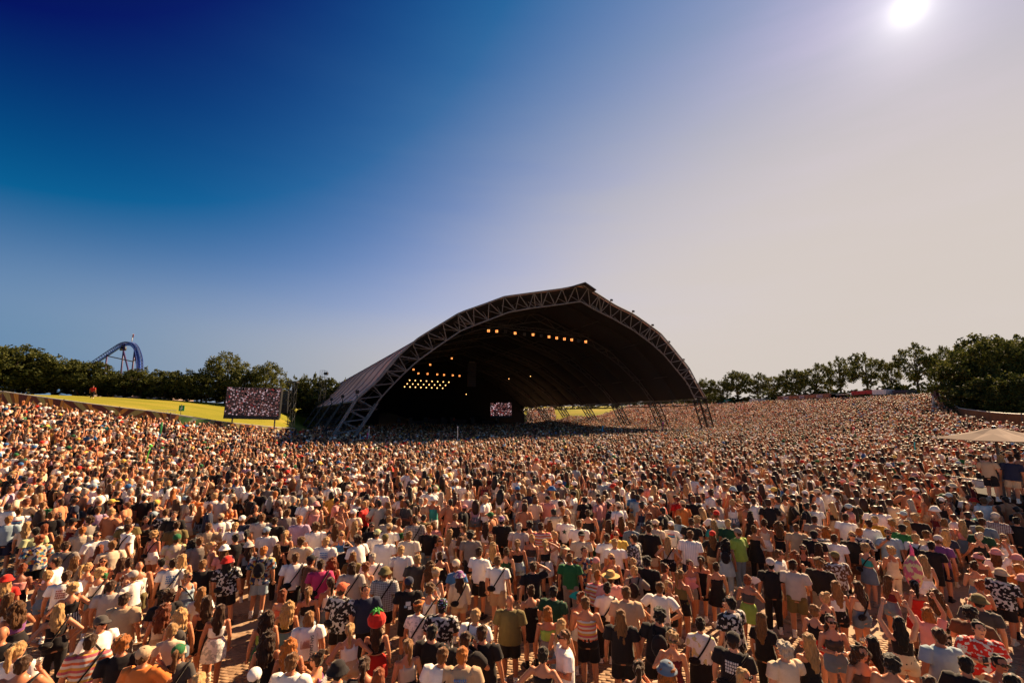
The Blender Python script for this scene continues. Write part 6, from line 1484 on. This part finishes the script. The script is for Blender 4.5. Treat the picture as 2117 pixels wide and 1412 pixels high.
for z_, x_, l in [(0, 1562, 'phone held over the head of person in blue skirt'), (3, 1007, 'phone at the ear of person in light blue shirt'), (3, 1710, 'phone held by person in red floral shirt'), (3, 752, 'phone held by person in cream crop top and denim shorts')]: held(z_, x_, 'phone', [('case', phone, M_blackbox), ('camera_bump', phone_cam, M_lampoff)], l, 'phone')

# ------------------------------------------------------------------ the rest of the crowd: one mass of people
def rnd_mat(name, stops, k, rough=.85, gain=1.0):
    m = bpy.data.materials.new(name); m.use_nodes = True; t = m.node_tree; b = t.nodes['Principled BSDF']; b.inputs['Roughness'].default_value = rough; b.inputs['Specular IOR Level'].default_value = .25; b.inputs['Sheen Weight'].default_value = .3; b.inputs['Sheen Roughness'].default_value = .35; b.inputs['Sheen Tint'].default_value = (1, .85, .65, 1)
    oi = t.nodes.new('ShaderNodeObjectInfo'); f = math_node(t, 'FRACT', math_node(t, 'MULTIPLY', oi.outputs['Random'], k)); tot = sum(w for w, _ in stops); acc = 0; st = []
    for w, c in stops: st.append((acc / tot, tuple(x * gain for x in c))); acc += w
    r = ramp(t, st, 'CONSTANT'); t.links.new(f, r.inputs[0])
    g = t.nodes.new('ShaderNodeTexCoord'); n = t.nodes.new('ShaderNodeTexNoise'); n.inputs['Scale'].default_value = 8; t.links.new(g.outputs['Object'], n.inputs['Vector']); d = math_node(t, 'MULTIPLY_ADD', n.outputs[0], .5); t.nodes[-1].inputs[2].default_value = .74
    x = t.nodes.new('ShaderNodeVectorMath'); x.operation = 'SCALE'; t.links.new(r.outputs[0], x.inputs[0]); t.links.new(d, x.inputs['Scale']); t.links.new(x.outputs[0], b.inputs['Base Color']); return m
C_ = COLORS
CM = [rnd_mat('crowd_skin', [(1, c) for c in SKINS], 7.31, .5),
      rnd_mat('crowd_top', [(40, C_['white']), (10, C_['cream']), (30, C_['black']), (5, C_['grey']), (4, C_['dark grey']), (5, C_['light grey']), (7, C_['beige']), (3, C_['navy']), (2, C_['light blue']), (2, C_['green']), (2, C_['olive']), (2.5, C_['red']), (2.5, C_['pink']), (1, C_['orange']), (1.5, C_['lilac']), (1, C_['yellow']), (1, C_['teal']), (1.5, C_['maroon']), (2, C_['blue']), (6, (.54, .205, .09))], 13.77),
      rnd_mat('crowd_bottom', [(5, C_['black']), (2, C_['denim']), (2, C_['beige']), (1, C_['white']), (1, C_['grey']), (1, C_['olive'])], 17.9),
      rnd_mat('crowd_hair', [(1.3, v[1]) for k, v in HAIRC.items()] + [(4, HAIRC['bn'][1]), (8, HAIRC['dk'][1]), (5, HAIRC['bk'][1]), (2, HAIRC['lb'][1]), (2, HAIRC['bl'][1])], 23.3, .5),
      rnd_mat('crowd_hat', [(4, C_['white']), (3, C_['cream']), (3, C_['black']), (1, C_['green']), (1.2, C_['red']), (1, C_['blue']), (1, C_['yellow']), (1, C_['pink']), (1, C_['beige']), (1, C_['light blue'])], 29.1)]
VAR = []
for sex, po, top, bot, hs_, hat in [('m', 'd', 'tee', 'sh', 's', None), ('m', 'c', 'tee', 'sh', 's', None), ('m', 'd', 'shirt', 'tr', 's', None), ('m', 'd', 'tee', 'sh', 's', 'cap'), ('m', 'f', 'tee', 'sh', 'c', None), ('m', 'd', 'tee', 'sh', '0', None), ('m', 'h', 'shirt', 'sh', 's', None), ('m', 'd', 'tank', 'sh', 's', 'bucket'), ('m', 'o', 'tee', 'sh', 's', None), ('m', 'c', 'tee', 'tr', 's', 'cap'),
                                   ('f', 'd', 'crop', 'sh', 'l', None), ('f', 'd', 'tank', 'sh', 'l', None), ('f', 'c', 'crop', 'sk', 'p', None), ('f', 'd', 'tee', 'sh', 'u', None), ('f', 'h', 'tank', 'sh', 'C', None), ('f', 'f', 'crop', 'sh', 'l', None), ('f', 'd', 'tank', 'sk', 'p', 'cap'), ('f', 'r', 'crop', 'sh', 'l', None), ('f', 'k', 'tank', 'sh', 'u', None), ('f', 'c', 'tee', 'tr', 'b', None), ('f', 'd', 'dress', 'sh', 'l', 'bucket')]:
    m = MB()
    def put(x, mi):
        o0 = len(m.v); m.v.extend(x.v); m.f.extend(tuple(i + o0 for i in q) for q in x.f); m.m.extend([mi] * len(x.f))
    put(mb_body(sex, po, 7), 0); put(mb_top(sex, po, top, 12), 1); put(mb_bottom(sex, po, bot, 10), 2); hm = mb_hair(hs_); hm.v = [tuple(np.array(q) + .02 * np.array(mnoise.noise_vector(Vector(q) * 14))) for q in hm.v]; put(hm, 3)
    if hat: put(mb_hat(hat), 4)
    J = joints(sex, po)
    for s in 'RL': a = J[s + 'l'][2]; x = MB(); x.tube([(a[0], a[1] - .07, .05), (a[0], a[1] + .16, .035)], [.05, .04], 6); put(x, 2)
    me = m.mesh('visitor', CM, True); VAR.append(bpy.data.objects.new('visitor', me))
sp = .57; gx = np.arange(-100, 112, sp); gy = np.arange(8, 153, sp); A_, B_ = np.meshgrid(gx, gy); A_ = A_ + (np.arange(len(gy)) % 2)[:, None] * sp / 2
X = (A_ + rng.uniform(-.23, .23, A_.shape)).ravel(); Y = (B_ + rng.uniform(-.23, .23, B_.shape)).ravel()
k = inside(X, Y) | inside(X, Y, POLY2); X, Y = X[k], Y[k]; Z = ground_z(X, Y)
cy, sy = math.cos(PITCH), math.sin(PITCH); dz = Z + 1.65 - HCAM; dep = Y * cy + dz * sy; PX = 1058.5 + F_PX * X / dep; PY = 706 - F_PX * (-Y * sy + dz * cy) / dep
k = (PX > -260) & (PX < 2380) & (PY < 1125) & (dep > 5); lim = np.where(PX > 1930, 1120, 1080) - rng.uniform(0, 40, len(PX)); k &= PY < lim
PP = np.array([P['p'] for P in PEOPLE]); kk = np.ones(len(X), bool)
nearm = Y < 32
dm = np.full(len(X), 9.0); ix = np.where(nearm)[0]; dm[ix] = np.min(np.hypot(X[ix, None] - PP[None, :, 0], Y[ix, None] - PP[None, :, 1]), axis=1); k &= dm > .5
k &= ~((X > pl.location[0] - 4.0) & (np.abs(Y - pl.location[1]) < 2.5))
dens = np.clip(.70 + (Y - 16) / 40, .70, .97); cl = np.array([mnoise.noise((x_ * .35, y_ * .35, 3.3)) for x_, y_ in zip(X, Y)]); k &= rng.uniform(0, 1, len(X)) < dens * np.clip(.93 + cl * .45, .5, 1.0)
rel = np.stack([X, Y], 1) - T_L[:2]; ut = rel @ T_w[:2] / T_W; us = rel @ T_a[:2] / UNIT; k &= ~((us > 51) & (us < 86) & (ut > .0) & (ut < .93))
X, Y, Z = X[k], Y[k], Z[k]; n = len(X)
cm = bpy.data.meshes.new('crowd'); cm.vertices.add(n); cm.vertices.foreach_set('co', np.stack([X, Y, Z], 1).astype(np.float32).ravel())
st_ = tp(.5, 62); az = np.arctan2(st_[0] - X, st_[1] - Y) + rng.normal(0, .6, n); odd = rng.uniform(0, 1, n) < .14; az[odd] = rng.uniform(-3.1, 3.1, odd.sum())
rot = np.zeros((n, 3), np.float32); rot[:, 2] = -az; rot[:, 0] = rng.normal(-.01, .035, n); rot[:, 1] = rng.normal(0, .045, n); scl = np.stack([rng.uniform(1.0, 1.16, n), rng.uniform(1.0, 1.16, n), rng.uniform(.93, 1.1, n)], 1).astype(np.float32)
vw = np.array([1.2, 1.4, .8, .8, .9, .25, .5, .3, .14, .6, .7, .6, .6, .7, .6, .4, .3, .12, .16, .6, .25]); vi = rng.choice(len(VAR), n, p=vw / vw.sum()).astype(np.int32)
a = cm.attributes.new('rot', 'FLOAT_VECTOR', 'POINT'); a.data.foreach_set('vector', rot.ravel()); a = cm.attributes.new('scl', 'FLOAT_VECTOR', 'POINT'); a.data.foreach_set('vector', scl.ravel()); a = cm.attributes.new('var', 'INT', 'POINT'); a.data.foreach_set('value', vi)
crowd = link('crowd', cm); tag(crowd, 'dense mass of festival visitors filling the arena up to the stage and rim', 'crowd', None, 'stuff')
ng = bpy.data.node_groups.new('crowd_nodes', 'GeometryNodeTree'); ng.interface.new_socket('Geometry', in_out='INPUT', socket_type='NodeSocketGeometry'); ng.interface.new_socket('Geometry', in_out='OUTPUT', socket_type='NodeSocketGeometry')
gi_, go_ = ng.nodes.new('NodeGroupInput'), ng.nodes.new('NodeGroupOutput'); jn = ng.nodes.new('GeometryNodeJoinGeometry')
for ob in reversed(VAR):
    oi = ng.nodes.new('GeometryNodeObjectInfo'); oi.inputs[0].default_value = ob; g2 = ng.nodes.new('GeometryNodeGeometryToInstance'); ng.links.new(oi.outputs['Geometry'], g2.inputs[0]); ng.links.new(g2.outputs[0], jn.inputs[0])
iop = ng.nodes.new('GeometryNodeInstanceOnPoints'); iop.inputs['Pick Instance'].default_value = True
def nattr(nm, ty): q = ng.nodes.new('GeometryNodeInputNamedAttribute'); q.data_type = ty; q.inputs[0].default_value = nm; return next(o for o in q.outputs if o.enabled)
ng.links.new(gi_.outputs[0], iop.inputs['Points']); ng.links.new(jn.outputs[0], iop.inputs['Instance']); ng.links.new(nattr('var', 'INT'), iop.inputs['Instance Index'])
e2r = ng.nodes.new('FunctionNodeEulerToRotation'); ng.links.new(nattr('rot', 'FLOAT_VECTOR'), e2r.inputs[0]); ng.links.new(e2r.outputs[0], iop.inputs['Rotation']); ng.links.new(nattr('scl', 'FLOAT_VECTOR'), iop.inputs['Scale']); ng.links.new(iop.outputs[0], go_.inputs[0])
md = crowd.modifiers.new('crowd', 'NODES'); md.node_group = ng
print('CROWD', n, 'PEOPLE', len(PEOPLE))

# ------------------------------------------------------------------ inflatables and poles held over the crowd
def totem(px, ytop, ybot, Y, name, label, cat, fn):
    x, y = pxY(px, Y); zt, zb = at_y(px, ytop, Y)[2], at_y(px, ybot, Y)[2]; e = empty(name, (x, y, zb)); tag(e, label, cat); fn(e, zt - zb, Y * UNIT / F_PX); return e
def balloon_stick(col, ball=True, r=1.4):
    mt = pmat('inflatable_%d_%d_%d' % tuple(int(c * 100) for c in col), col, .35)
    def fn(e, h, px):
        m = MB(); m.tube([(0, 0, -.6), (.05 * h, 0, h * .3), (.12 * h, 0, h * .72), (.15 * h, 0, h * .85)], [px * r * .7] * 4, 8); m.build('stick', mt, e, True)
        if ball: m = MB(); m.ell((.17 * h, 0, h - px * r * 1.2), (px * r * 2.4, px * r * 2.4, px * r * 2.1), 12, 8); m.build('head', mt, e, True)
        else: m = MB(); m.tube([(.15 * h, 0, h * .8), (.2 * h, 0, h)], [px * r, px * r * .5], 8); m.build('tip', mt, e, True)
    return fn
totem(313, 920, 962, 34, 'inflatable_club', 'bright green inflatable club held above the crowd', 'inflatable', balloon_stick((.12, .62, .06)))
totem(601, 934, 965, 42, 'inflatable_stick', 'thin hot-pink inflatable stick standing above the crowd', 'inflatable', balloon_stick((.75, .05, .22), False))
totem(337, 873, 880, 45, 'inflatable_plane', 'green and orange inflatable lifted above the far crowd', 'inflatable', balloon_stick((.05, .45, .15), False, 2.2))
def palm(col):
    mt = pmat('inflatable_palm', col, .4)
    def fn(e, h, px):
        m = MB(); m.tube([(0, 0, -.5), (.02, 0, h * .5), (.06, 0, h * .8)], [px * 1.6, px * 1.4, px * 1.2], 8); m.build('trunk', mt, e, True)
        for a in (-2.6, -.4, .3): m = MB(); m.tube([(.06, 0, h * .8), (.06 + px * 2.5 * math.cos(a), 0, h * .98), (.06 + px * 5 * math.cos(a), 0, h * .9)], [px, px * 1.4, px * .4], 6); m.build('frond', mt, e, True)
    return fn
totem(1128, 936, 958, 38, 'inflatable_palm', 'turquoise inflatable palm waved above the middle of the crowd', 'inflatable', palm((.02, .42, .36)))
def ballf(col):
    mt = pmat('beach_ball_%d' % int(col[0] * 100 + col[1] * 10), col, .4)
    def fn(e, h, px): m = MB(); m.ell((0, 0, h / 2), h / 2, 14, 10); m.build('shell', mt, e, True); m = MB(); m.tube([(0, 0, h * .97), (0, 0, h * 1.04)], [h * .08, h * .05], 8); m.build('valve', M_white, e)
    return fn
totem(1452, 890, 899, 96, 'beach_ball', 'orange-yellow beach ball bouncing over heads near the tent leg', 'ball', ballf((.7, .33, .03)))
totem(1757, 883, 906, 60, 'inflatable_flamingo', 'pink inflatable flamingo neck above the far crowd', 'inflatable', balloon_stick((.8, .18, .2), True, 1.0))
totem(1881, 914, 922, 40, 'inflatable_teal', 'small turquoise inflatable bobbing above the far crowd', 'inflatable', balloon_stick((.03, .5, .5), False, 1.5))
totem(1244, 880, 890, 84, 'inflatable_blue', 'small sky-blue inflatable in front of the tent legs', 'inflatable', balloon_stick((.05, .4, .6), False, 1.6))
totem(1367, 873, 890, 92, 'inflatable_pink', 'magenta inflatable raised between two tent legs', 'inflatable', balloon_stick((.75, .05, .3), True, .9))
totem(761, 896, 908, 62, 'inflatable_star', 'small hot-pink inflatable held near the front truss leg', 'inflatable', balloon_stick((.8, .06, .28), True, .9))
totem(774, 901, 910, 62, 'orange_paddle', 'small orange paddle held beside the pink inflatable', 'inflatable', balloon_stick((.7, .12, .03), True, .8))
totem(304, 700 + 0, 701, 60, 'unused', 'x', 'x', lambda e, h, px: COL.objects.unlink(e)) if False else None
def pole_fn(top):
    def fn(e, h, px): m = MB(); m.bar((0, 0, -1.5), (0, 0, h), px * .55, 6); m.build('shaft', M_white, e); m = MB(); m.ell((0, 0, h + px), (px * 1.4, px * 1.4, px * 2), 8, 6); m.build('topper', pmat('topper_%d' % int(top[1] * 100), top, .5), e)
    return fn
totem(765, 884, 906, 60, 'white_pole', 'white pole sticking up from the crowd before the stage', 'pole', pole_fn((.7, .7, .7))); totem(947, 884, 908, 58, 'white_pole', 'white pole with lime-green tip before the stage', 'pole', pole_fn((.35, .7, .05)))
totem(747, 896, 908, 62, 'orange_pole', 'short orange pole held near the front truss leg', 'pole', pole_fn((.7, .25, .05)))
# tall patterned inflatable in the near crowd
p = at_z(1886, 1163, 2.0); e = empty('inflatable_unicorn', (p[0], p[1], 1.45)); tag(e, 'pink and white patterned inflatable held up in the near crowd', 'inflatable')
m = MB(); m.tube([(0, 0, 0), (0, 0, .25), (0, 0, .5), (.02, 0, .72)], [.12, .2, .18, .07], 12); m.build('body', PM['tiedye'], e, True).color = (.55, .12, .16, 1); m = MB(); m.tube([(.02, 0, .7), (.03, 0, .86), (.0, 0, 1.0)], [.05, .04, .01], 8); m.build('horn', pmat('hot_pink', (.75, .1, .25), .4), e, True)

# ------------------------------------------------------------------ paving bricks
BA = R(-9); ca, sa = math.cos(BA), math.sin(BA); bl, bw = .21, .105
iu = np.arange(-130, 131); iv = np.arange(20, 250); U, Vv = np.meshgrid(iu, iv); bx = (U + .5 * (Vv % 2)) * bl; by = Vv * bw
wx = (bx * ca - by * sa).ravel(); wy = (bx * sa + by * ca).ravel()
dep = wy * cy - HCAM * sy; bpx = 1058.5 + F_PX * wx / dep; bpy_ = 706 - F_PX * (-wy * sy - HCAM * cy) / dep
k = (dep > 3) & (bpx > -30) & (bpx < 2147) & (bpy_ < 1440) & (wy < 18); wx, wy, bpx, bpy_ = wx[k], wy[k], bpx[k], bpy_[k]; nb = len(wx)
order = np.lexsort((wy,)); 
vis = (bpx > 4) & (bpx < 2113) & (bpy_ < 1408)
Pm = np.array([P['p'] for P in PEOPLE]); cxy = np.stack([wx, wy], 1)
for q in Pm:          # hidden behind somebody?
    L_ = np.hypot(wx, wy); dx_, dy_ = wx / L_, wy / L_; t_ = q[0] * dx_ + q[1] * dy_; perp = np.abs(q[0] * dy_ - q[1] * dx_); zray = HCAM * (1 - t_ / L_); vis &= ~((perp < .3) & (t_ < L_ + .15) & (zray < 1.75) & (t_ > 0))
ind = np.where(vis)[0]; ind = ind[np.argsort(wy[ind])][:300]; isind = np.zeros(nb, bool); isind[ind] = True
hz_ = rng.normal(0, .0012, nb) + ground_z(wx, wy); tz = .012
bm_ = MB(); bm_.box((0, 0, -.02), (bl - .012, bw - .012, .04)); 
me_brick = bm_.mesh('brick', [M_brick])
for i in ind: o = link('brick', me_brick, ground_obj, (wx[i], wy[i], tz + hz_[i])); o.rotation_euler = (rng.normal(0, .006), rng.normal(0, .006), BA)
r_ = np.where(~isind)[0]; c8 = np.array([(x, y, z) for z in (-.03, 0) for y in (-(bw - .012) / 2, (bw - .012) / 2) for x in (-(bl - .012) / 2, (bl - .012) / 2)]); c8 = np.stack([c8[:, 0] * ca - c8[:, 1] * sa, c8[:, 0] * sa + c8[:, 1] * ca, c8[:, 2]], 1)
V = c8[None] + np.stack([wx[r_], wy[r_], tz + hz_[r_]], 1)[:, None]; V[:, :, 2] += rng.normal(0, .001, (len(r_), 8)); fq = np.array([(4, 5, 7, 6), (0, 1, 5, 4), (2, 6, 7, 3), (0, 4, 6, 2), (1, 3, 7, 5)]); Fq = (np.arange(len(r_)) * 8)[:, None, None] + fq[None]
bo = link('brick_paving', fast_mesh('brick_paving', V.reshape(-1, 3), Fq.reshape(-1, 4)), ground_obj, mat=M_brick); bo['kind'] = 'stuff'
